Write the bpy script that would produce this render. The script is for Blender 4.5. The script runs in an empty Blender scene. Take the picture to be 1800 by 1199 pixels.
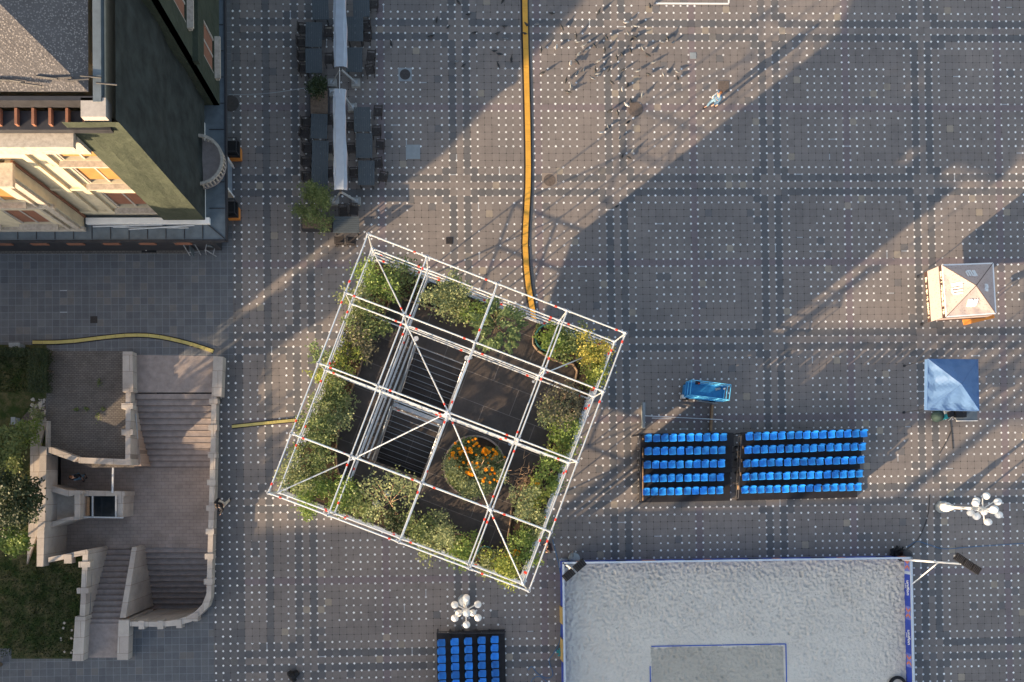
import bpy, bmesh, math, random
from mathutils import Vector, Matrix
R = math.radians
random.seed(7)
scene = bpy.context.scene
COL = scene.collection

# ---------------------------------------------------------------- camera
# drone camera with a rising front: looks almost straight down, lens axis off the frame centre
CAMROT = Matrix(((0.9995545, -0.0120174, 0.0273218), (-0.0116254, -0.9998279, -0.0144606), (0.0274909, 0.0141365, -0.9995221)))
CAMLOC = Vector((-9.65949, -26.04481, 44.39652))
FPX, CX, CY = 1400.0, 808.0, 828.0
cam = bpy.data.cameras.new("camera")
cam.sensor_width = 36.0
cam.lens = 36.0 * FPX / 1800
cam.shift_x = (900 - CX) / 1800
cam.shift_y = (CY - 599.5) / 1800
cam.clip_start = 0.5
cam.clip_end = 800
cam_ob = bpy.data.objects.new("camera", cam)
COL.objects.link(cam_ob)
rx, ry, rz = CAMROT[0], CAMROT[1], CAMROT[2]
m = Matrix((( rx[0], -ry[0], -rz[0], CAMLOC[0]), (rx[1], -ry[1], -rz[1], CAMLOC[1]), (rx[2], -ry[2], -rz[2], CAMLOC[2]), (0, 0, 0, 1)))
cam_ob.matrix_world = m
scene.camera = cam_ob

# ---------------------------------------------------------------- light
SUN_AZ, SUN_EL = 37.0, 12.5          # direction the shadows run (deg from +x), height of the sun
a, e = R(SUN_AZ), R(SUN_EL)
sd = Vector((math.cos(e) * math.cos(a), math.cos(e) * math.sin(a), -math.sin(e)))
sun = bpy.data.lights.new("sun", 'SUN')
sun.energy = 5.0
sun.angle = R(0.5)
sun.color = (1.0, 0.74, 0.47)
sun_ob = bpy.data.objects.new("sun", sun)
COL.objects.link(sun_ob)
sun_ob.rotation_euler = sd.to_track_quat('-Z', 'Y').to_euler()
world = bpy.data.worlds.new("World")
scene.world = world
world.use_nodes = True
wn = world.node_tree.nodes
wn.clear()
sky = wn.new("ShaderNodeTexSky")
sky.sky_type = 'NISHITA'
sky.sun_disc = False
sky.sun_elevation = R(SUN_EL)
sky.sun_rotation = math.atan2(-sd.x, -sd.y)
sky.dust_density = 2.0
bg = wn.new("ShaderNodeBackground")
bg.inputs[1].default_value = 0.13
wo = wn.new("ShaderNodeOutputWorld")
hs = wn.new("ShaderNodeHueSaturation")
hs.inputs['Saturation'].default_value = 0.78
world.node_tree.links.new(sky.outputs[0], hs.inputs['Color'])
world.node_tree.links.new(hs.outputs[0], bg.inputs[0])
world.node_tree.links.new(bg.outputs[0], wo.inputs[0])
scene.view_settings.view_transform = 'Standard'
scene.view_settings.look = 'None'
scene.view_settings.gamma = 1
scene.view_settings.exposure = 1.55
scene.render.engine = 'CYCLES'

# ---------------------------------------------------------------- helpers
def W(px, py, z=0.0):
    """ground truth survey: a point of the plaza seen at photo pixel (px,py), at height z"""
    d = Vector(((px - CX) / FPX, (py - CY) / FPX, 1.0))
    d = Vector((sum(CAMROT[k][i] * d[k] for k in range(3)) for i in range(3)))
    t = (z - CAMLOC[2]) / d[2]
    return CAMLOC + d * t

def V(x, y, z): return Vector((x, y, z))

class MB:
    def __init__(s): s.v = []; s.f = []; s.m = []; s.mats = []; s.cm = 0
    def mat(s, m):
        if m not in s.mats: s.mats.append(m)
        s.cm = s.mats.index(m); return s
    def add(s, vs, fs):
        o = len(s.v); s.v += [tuple(p) for p in vs]
        for f in fs: s.f.append(tuple(i + o for i in f)); s.m.append(s.cm)
        return s
    def quad(s, a, b, c, d): return s.add([a, b, c, d], [(0, 1, 2, 3)])
    def box(s, c, size, rot=0.0):
        cx, cy, cz = c; hx, hy, hz = size[0] / 2, size[1] / 2, size[2] / 2
        cr, sr = math.cos(rot), math.sin(rot); vs = []
        for dz in (-hz, hz):
            for dx, dy in ((-hx, -hy), (hx, -hy), (hx, hy), (-hx, hy)):
                vs.append((cx + dx * cr - dy * sr, cy + dx * sr + dy * cr, cz + dz))
        return s.add(vs, [(3, 2, 1, 0), (4, 5, 6, 7), (0, 1, 5, 4), (1, 2, 6, 5), (2, 3, 7, 6), (3, 0, 4, 7)])
    def bar(s, p, q, w, h):
        p, q = Vector(p), Vector(q); d = (q - p)
        if d.length < 1e-6: return s
        d.normalize(); up = V(0, 0, 1) if abs(d.z) < .95 else V(1, 0, 0)
        x = d.cross(up).normalized() * w / 2; y = x.cross(d).normalized() * h / 2
        vs = [p - x - y, p + x - y, p + x + y, p - x + y, q - x - y, q + x - y, q + x + y, q - x + y]
        return s.add(vs, [(0, 1, 2, 3), (7, 6, 5, 4), (1, 0, 4, 5), (2, 1, 5, 6), (3, 2, 6, 7), (0, 3, 7, 4)])
    def tube(s, p, q, r, r2=None, n=8, cap=True):
        p, q = Vector(p), Vector(q); d = (q - p)
        if d.length < 1e-6: return s
        r2 = r if r2 is None else r2
        d.normalize(); up = V(0, 0, 1) if abs(d.z) < .95 else V(1, 0, 0)
        x = d.cross(up).normalized(); y = x.cross(d).normalized(); vs = []
        for (c, rr) in ((p, r), (q, r2)):
            for k in range(n):
                t = 2 * math.pi * k / n; vs.append(c + x * rr * math.cos(t) + y * rr * math.sin(t))
        fs = [(k, (k + 1) % n, n + (k + 1) % n, n + k) for k in range(n)]
        if cap: fs += [tuple(range(n - 1, -1, -1)), tuple(range(n, 2 * n))]
        return s.add(vs, fs)
    def path(s, pts, r, n=6):
        for a_, b_ in zip(pts[:-1], pts[1:]): s.tube(a_, b_, r, n=n)
        return s
    def lathe(s, c, prof, n=16, z0=0.0):
        c = Vector(c); vs = []; fs = []
        for r, z in prof:
            for k in range(n):
                t = 2 * math.pi * (k + .5) / n; vs.append((c.x + r * math.cos(t), c.y + r * math.sin(t), c.z + z))
        for j in range(len(prof) - 1):
            for k in range(n):
                a_ = j * n + k; b_ = j * n + (k + 1) % n; fs.append((a_, b_, b_ + n, a_ + n))
        fs.append(tuple(range(n - 1, -1, -1))); fs.append(tuple(range((len(prof) - 1) * n, len(prof) * n)))
        return s.add(vs, fs)
    def ball(s, c, r, n=14, rz=None, top=1.0):
        rz = rz or r; k = n // 2; prof = []
        for i in range(k + 1):
            t = -math.pi / 2 + math.pi * i / k; prof.append((max(.002, r * math.cos(t)), rz * math.sin(t)))
        return s.lathe(c, prof, n)
    def prism(s, poly, z0, z1, zb=None):
        """poly: list of (x,y) or (x,y,ztop); sides to z0 (may be a list)"""
        n = len(poly)
        ar = sum(poly[i][0] * poly[(i + 1) % n][1] - poly[(i + 1) % n][0] * poly[i][1] for i in range(n))
        if ar < 0: poly = poly[::-1]
        top = [(p[0], p[1], p[2] if len(p) > 2 and z1 is None else z1) for p in poly]
        bot = [(p[0], p[1], z0) for p in poly]
        return s.add(bot + top, [tuple(range(n - 1, -1, -1)), tuple(range(n, 2 * n))] + [(i, (i + 1) % n, n + (i + 1) % n, n + i) for i in range(n)])
    def build(s, name, mat=None, parent=None, smooth=False, origin=None):
        me = bpy.data.meshes.new(name)
        vs = s.v
        if origin is not None:
            o = Vector(origin); vs = [(p[0] - o.x, p[1] - o.y, p[2] - o.z) for p in vs]
        me.from_pydata(vs, [], s.f)
        mats = s.mats if s.mats else [mat]
        for k in mats: me.materials.append(k)
        if s.mats: me.polygons.foreach_set('material_index', s.m)
        if smooth: me.polygons.foreach_set('use_smooth', [True] * len(s.f))
        me.update()
        ob = bpy.data.objects.new(name, me); COL.objects.link(ob)
        if origin is not None and parent is None: ob.location = origin
        if parent is not None: ob.parent = parent
        return ob

def tag(o, label, cat, group=None):
    o['label'] = label; o['category'] = cat
    if group: o['group'] = group
    return o
def struct(o): o['kind'] = 'structure'; return o
def stuff(o): o['kind'] = 'stuff'; return o
def thing(name, label, cat, loc=(0, 0, 0), rz=0.0, group=None):
    o = bpy.data.objects.new(name, None); COL.objects.link(o)
    o.location = loc; o.rotation_euler = (0, 0, rz); o.empty_display_size = .2
    return tag(o, label, cat, group)
def kids(o): return [c for c in bpy.data.objects if c.parent == o]
def copy_tree(o, cs, parent=None):
    c = o.copy(); COL.objects.link(c)
    if parent is not None: c.parent = parent
    for ch in cs.get(o.name, []): copy_tree(ch, cs, c)
    return c
def child_map():
    d = {}
    for c in bpy.data.objects:
        if c.parent: d.setdefault(c.parent.name, []).append(c)
    return d
def dup(o, loc, rz=None, label=None, cmap=None, scale=None):
    c = copy_tree(o, cmap if cmap is not None else child_map())
    c.location = loc
    if rz is not None: c.rotation_euler = (0, 0, rz)
    if label: c['label'] = label
    if scale: c.scale = scale
    return c

# ---------------------------------------------------------------- node maths
class X:
    def __init__(s, nt, sock): s.nt = nt; s.s = sock
    def op(s, o, b=None, c=None):
        n = s.nt.nodes.new("ShaderNodeMath"); n.operation = o
        s.nt.links.new(s.s, n.inputs[0])
        for i, k in ((1, b), (2, c)):
            if k is None: continue
            if isinstance(k, X): s.nt.links.new(k.s, n.inputs[i])
            else: n.inputs[i].default_value = k
        return X(s.nt, n.outputs[0])
    def __add__(s, b): return s.op('ADD', b)
    def __sub__(s, b): return s.op('SUBTRACT', b)
    def __mul__(s, b): return s.op('MULTIPLY', b)
    def __truediv__(s, b): return s.op('DIVIDE', b)
    def lt(s, b): return s.op('LESS_THAN', b)
    def gt(s, b): return s.op('GREATER_THAN', b)
    def eq(s, b): return s.op('COMPARE', b, .5)
    def fl(s): return s.op('FLOOR')
    def md(s, b): return s.op('FLOORED_MODULO', b)
    def ab(s): return s.op('ABSOLUTE')
    def mx(s, b): return s.op('MAXIMUM', b)
    def mn(s, b): return s.op('MINIMUM', b)
    def no(s): return (s * -1.0) + 1.0
def new_mat(name, rough=.8, spec=.3):
    m = bpy.data.materials.new(name); m.use_nodes = True; nt = m.node_tree
    b = nt.nodes["Principled BSDF"]; b.inputs['Roughness'].default_value = rough
    b.inputs['Specular IOR Level'].default_value = spec
    return m, nt, b
def noise(nt, scale, detail=4, vec=None, rough=.6):
    n = nt.nodes.new("ShaderNodeTexNoise"); n.inputs['Scale'].default_value = scale
    n.inputs['Detail'].default_value = detail; n.inputs['Roughness'].default_value = rough
    if vec is None: vec = nt.nodes.new("ShaderNodeNewGeometry").outputs['Position']
    nt.links.new(vec, n.inputs['Vector']); return X(nt, n.outputs['Fac'])
def mix(nt, fac, a_, b_, mode='MIX'):
    n = nt.nodes.new("ShaderNodeMix"); n.data_type = 'RGBA'; n.blend_type = mode
    for i, k in ((0, fac), (6, a_), (7, b_)):
        if isinstance(k, X): nt.links.new(k.s, n.inputs[i])
        elif hasattr(k, 'links'): nt.links.new(k, n.inputs[i])
        elif i == 0: n.inputs[0].default_value = k
        else: n.inputs[i].default_value = (*k, 1) if len(k) == 3 else k
    return n.outputs[2]
def bump(nt, b, h, strength=.3, dist=.05):
    n = nt.nodes.new("ShaderNodeBump"); n.inputs['Strength'].default_value = strength
    n.inputs['Distance'].default_value = dist
    nt.links.new(h.s, n.inputs['Height']); nt.links.new(n.outputs[0], b.inputs['Normal'])
def ramp(x, lo, hi):
    return ((x - lo) / (hi - lo)).mx(0.0).mn(1.0)
def simple(name, col, rough=.7, var=.15, scale=3.0, metal=0.0, bmp=0.0, bscale=20.0, spec=.3, fine=0.0):
    m, nt, b = new_mat(name, rough, spec)
    n1 = noise(nt, scale, 5)
    f = (ramp(n1, .3, .7) - .5) * (2 * var) + 1.0
    if fine:
        f = f + (ramp(noise(nt, 60.0, 2), .3, .7) - .5) * fine
    n = nt.nodes.new("ShaderNodeVectorMath"); n.operation = 'SCALE'
    n.inputs[0].default_value = col; nt.links.new(f.s, n.inputs['Scale'])
    nt.links.new(n.outputs[0], b.inputs['Base Color']); b.inputs['Metallic'].default_value = metal
    if bmp: bump(nt, b, noise(nt, bscale, 4), bmp, .03)
    return m
def leafmat(name, c1, c2, trans=.35):
    m, nt, b = new_mat(name, .55, .35)
    g = nt.nodes.new("ShaderNodeNewGeometry")
    r = X(nt, g.outputs['Random Per Island'])
    c = mix(nt, r, c1, c2)
    c = mix(nt, ramp(noise(nt, 1.6, 3), .35, .65) * .45, c, tuple(k * .55 for k in c1))
    nt.links.new(c, b.inputs['Base Color'])
    tr = nt.nodes.new("ShaderNodeBsdfTranslucent"); nt.links.new(c, tr.inputs[0])
    mx_ = nt.nodes.new("ShaderNodeMixShader"); mx_.inputs[0].default_value = trans
    nt.links.new(b.outputs[0], mx_.inputs[1]); nt.links.new(tr.outputs[0], mx_.inputs[2])
    nt.links.new(mx_.outputs[0], nt.nodes['Material Output'].inputs[0])
    return m

# ---------------------------------------------------------------- plaza paving
def paving():
    m, nt, b = new_mat("plaza_paving", .82, .25)
    g = nt.nodes.new("ShaderNodeNewGeometry")
    sp = nt.nodes.new("ShaderNodeSeparateXYZ"); nt.links.new(g.outputs['Position'], sp.inputs[0])
    u = X(nt, sp.outputs[0]) / .4; v = X(nt, sp.outputs[1]) / -.4
    iu, iv = u.fl(), v.fl(); i, j = iu.md(22.0), iv.md(22.0)
    ru, rv = (u + .5).fl(), (v + .5).fl(); I, J = ru.md(22.0), rv.md(22.0)
    du, dv = (u - ru).ab(), (v - rv).ab()
    def cell(a_, b_, k):
        c = nt.nodes.new("ShaderNodeCombineXYZ")
        nt.links.new(a_.s, c.inputs[0]); nt.links.new(b_.s, c.inputs[1]); c.inputs[2].default_value = k
        w = nt.nodes.new("ShaderNodeTexWhiteNoise"); w.noise_dimensions = '3D'
        nt.links.new(c.outputs[0], w.inputs['Vector']); return X(nt, w.outputs['Value'])
    dcol = (i.eq(0).mx(i.eq(2))) * j.gt(2.5)
    drow = (j.eq(0).mx(j.eq(2))) * i.gt(2.5)
    dia = (i.eq(3).mx(i.eq(21))) * (j.eq(3).mx(j.eq(21)))
    extra = iu.eq(-48.0)
    dark = dcol.mx(drow).mx(dia).mx(extra)
    west = u.lt(-51.0)
    dark = dark.mx(west)
    pur = i.eq(12).mx(j.eq(12)) * west.no()
    big = noise(nt, .22, 5)
    patch = cell(iu, iv, 1.0)
    base = mix(nt, ramp(big, .35, .68), (.222, .194, .178), (.170, .153, .146))
    pan = cell((u / 11.0 - .14).fl(), (v / 11.0 - .14).fl(), 21.0)
    base = mix(nt, pan * .3, base, (.15, .135, .13))
    base = mix(nt, pur * .6, base, (.165, .13, .145))
    # replaced single stones here and there
    base = mix(nt, patch.gt(.985) * .6, base, (.10, .105, .115))
    base = mix(nt, cell(iu, iv, 5.0).lt(.012) * .55, base, (.34, .29, .22))
    base = mix(nt, dark * cell(iu, iv, 2.0) * .28 + dark * .54, base, (.088, .094, .104))
    # slab area by the west buildings
    slab = (u.lt(-52.3) * v.lt(48.0)).mx(u.lt(-55.3) * v.gt(47.9))
    sc = mix(nt, cell(iu, iv, 3.0), (.098, .105, .118), (.120, .126, .136))
    sc = mix(nt, cell(iu, iv, 8.0).gt(.93) * .5, sc, (.17, .155, .145))
    base = mix(nt, slab, base, sc)
    # joints
    ju, jv = du.lt(.03), dv.lt(.03)
    joint = ju.mx(jv)
    jn = cell(iu, rv, 4.0) * jv + cell(ru, iv, 6.0) * ju
    base = mix(nt, joint * .42 * slab.no(), base, (.055, .05, .048))
    base = mix(nt, joint * .55 * slab, base, (.22, .24, .26))
    wj = du.lt(.055).mx(dv.lt(.055)) * (cell(iu, rv, 4.0) * dv.lt(.055)).mx(cell(ru, iv, 6.0) * du.lt(.055)).gt(.9965)
    base = mix(nt, wj * .75, base, (.42, .46, .5))
    # white marble corner studs, missing in rings and at random
    def ring(a_, b_):
        q = a_.eq(5).mx(a_.eq(6)).mx(a_.eq(19)).mx(a_.eq(20))
        return q * b_.gt(4.5) * b_.lt(20.5) * (b_.eq(12).mx(b_.eq(13))).no()
    miss = ring(I, J).mx(ring(J, I)) * cell(ru, rv, 9.0).lt(.94)
    miss = miss.mx(cell(ru, rv, 7.0).gt(.975)).mx(noise(nt, .33, 4).gt(.635) * cell(ru, rv, 31.0).gt(.45))
    sz = cell(ru, rv, 11.0) * .05 + .14
    dot = (du + dv - sz).lt(0.0)
    hole = (du + dv).lt(.10)
    slabdot = u.lt(-52.3) * v.lt(47.6)
    slabdot = slabdot.mx(u.lt(-55.5))
    dcolr = mix(nt, cell(ru, rv, 12.0), (.52, .52, .53), (.84, .84, .83))
    base = mix(nt, dot * miss.no() * slabdot.no(), base, dcolr)
    base = mix(nt, hole * miss * slabdot.no(), base, (.035, .033, .032))
    # wear
    f = (cell(iu, iv, 14.0) - .5) * .13 + 1.0 + (ramp(noise(nt, 3.0, 6, rough=.75), .3, .7) - .5) * .20 + (ramp(noise(nt, 22.0, 3), .25, .75) - .5) * .22
    base = mix(nt, ramp(noise(nt, .7, 6), .56, .72) * .28, base, (.08, .075, .072))
    base = mix(nt, ramp(noise(nt, 1.9, 7, rough=.8), .62, .70) * .35, base, (.07, .065, .062))
    base = mix(nt, ramp(noise(nt, .45, 7, rough=.8), .60, .74) * .18, base, (.34, .33, .32))
    n = nt.nodes.new("ShaderNodeVectorMath"); n.operation = 'SCALE'
    nt.links.new(base, n.inputs[0]); nt.links.new(f.s, n.inputs['Scale'])
    nt.links.new(n.outputs[0], b.inputs['Base Color'])
    bump(nt, b, noise(nt, 25.0, 3) * .5 + joint * -.6, .25, .01)
    return m
M = {}
M['pave'] = paving()
M['stone'] = simple("travertine", (.40, .36, .32), .7, .12, 5, fine=.15)
M['stone2'] = simple("pinkish_travertine", (.36, .27, .22), .75, .15, 4, fine=.15)
M['brown'] = simple("brown_granite", (.27, .232, .218), .7, .18, 3, fine=.2)
M['alu'] = simple("galvanised_tube", (.62, .64, .66), .38, .06, 4, metal=.55, spec=.5)
M['alu2'] = simple("dull_galvanised", (.42, .44, .46), .5, .12, 4, metal=.5, spec=.5)
M['claw'] = simple("pigeon_leg", (.16, .07, .06), .7, .1)
M['red'] = simple("red_tape", (.62, .05, .03), .5, .1)
M['black'] = simple("black_plastic", (.012, .012, .014), .5, .2)
M['dark'] = simple("dark_metal", (.035, .035, .04), .5, .2)
M['white'] = simple("white_paint", (.75, .74, .72), .45, .05, 3)
M['soil'] = simple("soil", (.045, .03, .02), .95, .4, 6, bmp=.5, fine=.4)
M['wood'] = simple("weathered_wood", (.30, .19, .11), .75, .25, 6, fine=.2)
M['trunk'] = simple("bark", (.15, .11, .075), .9, .3, 8)
M['twig'] = simple("dry_twig", (.42, .27, .16), .85, .2, 8)
M['glass'] = simple("dark_glass", (.02, .025, .03), .08, .1, spec=.6)
M['skin'] = simple("skin", (.55, .33, .24), .6, .05)
M['orange'] = simple("orange_panel", (.65, .24, .05), .6, .1)
M['pale'] = simple("pale_frame", (.24, .27, .29), .7, .1)
# ---------------------------------------------------------------- ground with the stair well cut out
from mathutils.geometry import tessellate_polygon
LZ = -2.0
hole_px = [(238, 690), (383, 690), (374, 1044), (366, 1060), (340, 1080), (300, 1090), (232, 1092), (212, 1096), (158, 1096), (163, 978), (98, 988), (80, 988), (84, 800), (112, 803), (160, 822), (236, 822)]
hole = [W(x, y, 0) for x, y in hole_px]
G = 260
outer = [V(-G, -G, 0), V(G, -G, 0), V(G, G, 0), V(-G, G, 0)]
tris = tessellate_polygon([outer, hole])
gm = MB(); gm.add(outer + [V(p.x, p.y, 0) for p in hole], [tuple(t) for t in tris])
ground = struct(gm.build("ground", M['pave']))
bm = bmesh.new(); bm.from_mesh(ground.data)
bmesh.ops.recalc_face_normals(bm, faces=bm.faces)
if sum(f.normal.z for f in bm.faces) < 0: bmesh.ops.reverse_faces(bm, faces=bm.faces)
bm.to_mesh(ground.data); bm.free()

def sheet(name, px, z, mat):
    mb = MB(); pts = [W(x, y, 0) for x, y in px]
    t = tessellate_polygon([pts]); mb.add([V(p.x, p.y, z) for p in pts], [tuple(k) for k in t])
    o = mb.build(name, mat)
    b_ = bmesh.new(); b_.from_mesh(o.data)
    for f in b_.faces:
        if f.normal.z < 0: f.normal_flip()
    b_.to_mesh(o.data); b_.free()
    return struct(o)

def tiles(name, c1, c2, size, joint, jc, off=.5, rough=.85, jw=.06):
    m, nt, b = new_mat(name, rough, .25)
    t = nt.nodes.new("ShaderNodeTexBrick"); g = nt.nodes.new("ShaderNodeNewGeometry")
    nt.links.new(g.outputs['Position'], t.inputs['Vector'])
    t.inputs['Scale'].default_value = 1.0; t.inputs['Brick Width'].default_value = size[0]; t.inputs['Row Height'].default_value = size[1]
    t.inputs['Mortar Size'].default_value = joint; t.offset = off
    for k, c in (('Color1', c1), ('Color2', c2), ('Mortar', jc)): t.inputs[k].default_value = (*c, 1)
    f = (ramp(noise(nt, 1.1, 6), .3, .7) - .5) * .35 + 1.0 + (ramp(noise(nt, 30.0, 2), .25, .75) - .5) * .2
    n = nt.nodes.new("ShaderNodeVectorMath"); n.operation = 'SCALE'
    nt.links.new(t.outputs['Color'], n.inputs[0]); nt.links.new(f.s, n.inputs['Scale'])
    nt.links.new(n.outputs[0], b.inputs['Base Color'])
    bump(nt, b, X(nt, t.outputs['Fac']) * -1.0 + noise(nt, 30.0, 3) * .6, .3, .01)
    return m
M['cobble'] = tiles("small_cobbles", (.115, .105, .098), (.15, .135, .125), (.2, .1), .012, (.06, .055, .05))
M['landing'] = tiles("landing_granite", (.27, .225, .20), (.30, .25, .225), (.4, .2), .008, (.18, .145, .13))
M['path'] = tiles("path_setts", (.12, .105, .095), (.15, .13, .115), (.2, .2), .015, (.07, .06, .05))
sheet("terrace_paving", [(82, 617), (216, 617), (236, 690), (236, 822), (160, 822), (112, 803), (84, 800)], .004, M['cobble'])
sheet("stair_top_landing", [(238, 624), (383, 626), (383, 690), (238, 690)], .004, M['brown'])
sheet("stair_bottom_landing", [(158, 1096), (212, 1096), (210, 1156), (152, 1156)], .004, M['brown'])
sheet("edge_strip", [(0, 432), (330, 432), (330, 446), (0, 446)], .004, M['cobble'])

def lawnmat():
    m, nt, b = new_mat("lawn", .95, .1)
    c = mix(nt, ramp(noise(nt, 1.3, 6, rough=.7), .42, .62), (.035, .055, .018), (.13, .11, .06))
    c = mix(nt, ramp(noise(nt, 14.0, 4), .3, .7) * .5, c, (.02, .035, .01))
    nt.links.new(c, b.inputs['Base Color']); bump(nt, b, noise(nt, 30.0, 4), .6, .04); return m
M['lawn'] = lawnmat()
lawn1 = sheet("lawn", [(-400, 606), (82, 606), (82, 700), (66, 706), (0, 774), (-400, 1100)], .004, M['lawn'])
sheet("garden_path", [(82, 700), (82, 745), (60, 735), (40, 752), (0, 790), (-400, 1120), (-400, 1100), (0, 774), (66, 706)], .008, M['path'])
lawn2 = sheet("lawn", [(-400, 1120), (0, 790), (40, 752), (60, 735), (82, 745), (80, 988), (98, 988), (152, 976), (150, 1158), (20, 1158), (20, 1140), (-400, 1140)], .004, M['lawn'])
# grass tufts
def grass(px_boxes, n):
    mb = MB(); rnd = random.Random(3)
    for _ in range(n):
        x0, y0, x1, y1 = rnd.choice(px_boxes)
        p = W(rnd.uniform(x0, x1), rnd.uniform(y0, y1), 0); h = rnd.uniform(.04, .12); t = rnd.uniform(0, 6.28); w = rnd.uniform(.02, .05)
        d = V(math.cos(t) * w, math.sin(t) * w, 0); l = V(rnd.uniform(-.06, .06), rnd.uniform(-.06, .06), h)
        mb.add([p - d, p + d, p + l], [(0, 1, 2)])
    return mb
M['grass'] = leafmat("grass_blades", (.03, .055, .015), (.10, .11, .04), .2)
stuff(grass([(-10, 612, 80, 690), (-10, 800, 80, 1150), (0, 990, 145, 1155), (60, 990, 145, 1155)], 9000).build("grass", M['grass']))
# pale rubble by the terrace corner
mb = MB(); rnd = random.Random(5)
for _ in range(46):
    p = W(rnd.uniform(55, 80), rnd.uniform(702, 740), 0); s_ = rnd.uniform(.05, .2)
    mb.box((p.x, p.y, s_ * .25), (s_, s_ * rnd.uniform(.5, 1), s_ * .5), rnd.uniform(0, 3))
for _ in range(14):
    p = W(rnd.uniform(103, 142) , rnd.uniform(1085, 1150), 0); s_ = rnd.uniform(.03, .12)
    mb.box((p.x, p.y, s_ * .2), (s_, s_, s_ * .4), rnd.uniform(0, 3))
stuff(mb.build("rubble", M['stone']))

# ---------------------------------------------------------------- stair well
well = thing("underpass_stairwell", "sunken stone stairwell with three flights and pale parapets in the lower left", "stairwell")
CAP = .6
def cap_prism(mb, px, z=CAP, z0=-4.6):
    mb.prism([tuple(W(x, y, z)[:2]) for x, y in px], z0, z)
def pxw(p, z): q = W(p[0], p[1], z); return V(q.x, q.y, z)
def strip(mb, ins, outs, z=CAP, z0=-4.6):
    for k in range(len(ins) - 1):
        cap_prism(mb, [ins[k], ins[k + 1], outs[k + 1], outs[k]], z, z0)
M['stonecap'] = tiles("travertine_slabs", (.42, .385, .35), (.36, .32, .29), (.9, .9), .012, (.22, .19, .17), .3)
M['stoneface'] = tiles("travertine_facing", (.36, .275, .22), (.42, .33, .27), (.7, .45), .01, (.22, .17, .14), .5)
ri = [(372, 697), (370, 780), (368, 860), (366, 930), (362.8, 1044), (355, 1063), (342, 1076), (328, 1084), (307, 1090), (283, 1093), (228, 1093)]
ro = [(380.5, 697), (379, 780), (377.5, 860), (375, 930), (371, 1050), (366, 1067), (353, 1081), (336, 1093), (311, 1100), (283, 1102), (228, 1101)]
mb = MB(); mb.mat(M['stonecap']); strip(mb, ri, ro); mb.build("parapet", None, well)
# small blocks gripping the rail
for x, y in ((376, 706), (375, 752), (374, 800), (372.5, 848), (371, 893), (370, 934), (368.5, 978), (367, 1022)):
    q = W(x, y, CAP - .1); mb = MB(); mb.mat(M['stonecap']); mb.box((q.x, q.y, CAP - .22), (.46, .3, .5)); mb.build('rail_block', None, well)
for x, y in ((345, 1084), (316, 1096), (283, 1098), (250, 1098)):
    q = W(x, y, CAP - .1); mb = MB(); mb.mat(M['stonecap']); mb.box((q.x, q.y, CAP - .22), (.3, .46, .5)); mb.build('rail_block', None, well)
for poly, z in (([(375, 626), (392, 627), (389, 697), (372, 696)], .64), ([(215.5, 618), (232.6, 618), (234, 689), (215.5, 689)], .64),
             ([(208.7, 1089.6), (227, 1089.6), (224.8, 1160), (205.6, 1160)], .64), ([(132, 1084), (150, 1084), (145.6, 1162), (127, 1162)], .64)):
    mb = MB(); mb.mat(M['stonecap']); cap_prism(mb, poly, z, -3.0); mb.build("pier", None, well)
mb = MB(); mb.mat(M['stonecap'])
cap_prism(mb, [(221, 689), (230, 689), (229, 815), (220, 815)]); cap_prism(mb, [(219.5, 806.5), (230.3, 806.5), (230.3, 818), (138, 814), (138, 804), (219.5, 807)], CAP + .004)
cap_prism(mb, [(84, 785), (90, 786), (138, 804), (131, 812), (84, 795)], CAP - .01)
for x, y in ((225, 714), (225, 760)):
    q = W(x, y, CAP - .1); mb.box((q.x, q.y, CAP - .22), (.62, .3, .5))
mb.mat(M['stoneface']); cap_prism(mb, [(228, 689), (236, 689), (248, 819), (228, 819)], -.45)
mb.build("terrace_parapet", None, well)
q0, q1 = W(241, 728, -.2), W(249, 815, -1.2)
mb = MB(); mb.mat(M['alu2']); mb.tube(V(q0.x, q0.y, -.0), V(q1.x, q1.y, -.95), .035); mb.build("handrail", None, well)
mb = MB(); mb.mat(M['stonecap'])
cap_prism(mb, [(145.6, 969), (155, 969), (149, 1083), (140, 1083)]); cap_prism(mb, [(85, 980), (152, 966), (155, 969), (155, 976), (146, 976), (85, 989)], CAP - .005)
for x, y in ((150, 992), (147, 1038)):
    q = W(x, y, CAP - .1); mb.box((q.x, q.y, CAP - .22), (.62, .3, .5))
q = W(121, 982, .5); mb.box((q.x, q.y, CAP - .22), (.4, .5, .5))
mb.build("lawn_parapet", None, well)
mb = MB(); mb.mat(M['stonecap'])
pts = [pxw((232, 962), -.75), pxw((240.4, 962), -.75), pxw((220.6, 1086), .6), pxw((210.6, 1086), .6)]
mb.prism([tuple(p) for p in pts], -4.6, None); mb.build("dividing_wall", None, well)
mb = MB(); mb.mat(M['stonecap'])
cap_prism(mb, [(70, 784), (82, 786), (79, 935), (66, 937)], .62, LZ + 1.3); cap_prism(mb, [(65, 937), (78, 927), (76, 996), (64.5, 996)], .66, LZ)
# solid wall above and around the doorways
cap_prism(mb, [(79, 790), (84, 790), (81, 985), (76, 985)], .3, LZ + 1.3)
mb.build("west_wall", None, well)
mb = MB(); mb.mat(M['stonecap']); cap_prism(mb, [(53, 740), (82, 740), (70, 785), (66, 937), (47, 992), (53, 860)], .18, -.1)
cap_prism(mb, [(80, 740), (84, 740), (84, 786), (80, 786)], .35, -.1)
mb.build("west_terrace", None, well)
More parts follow.
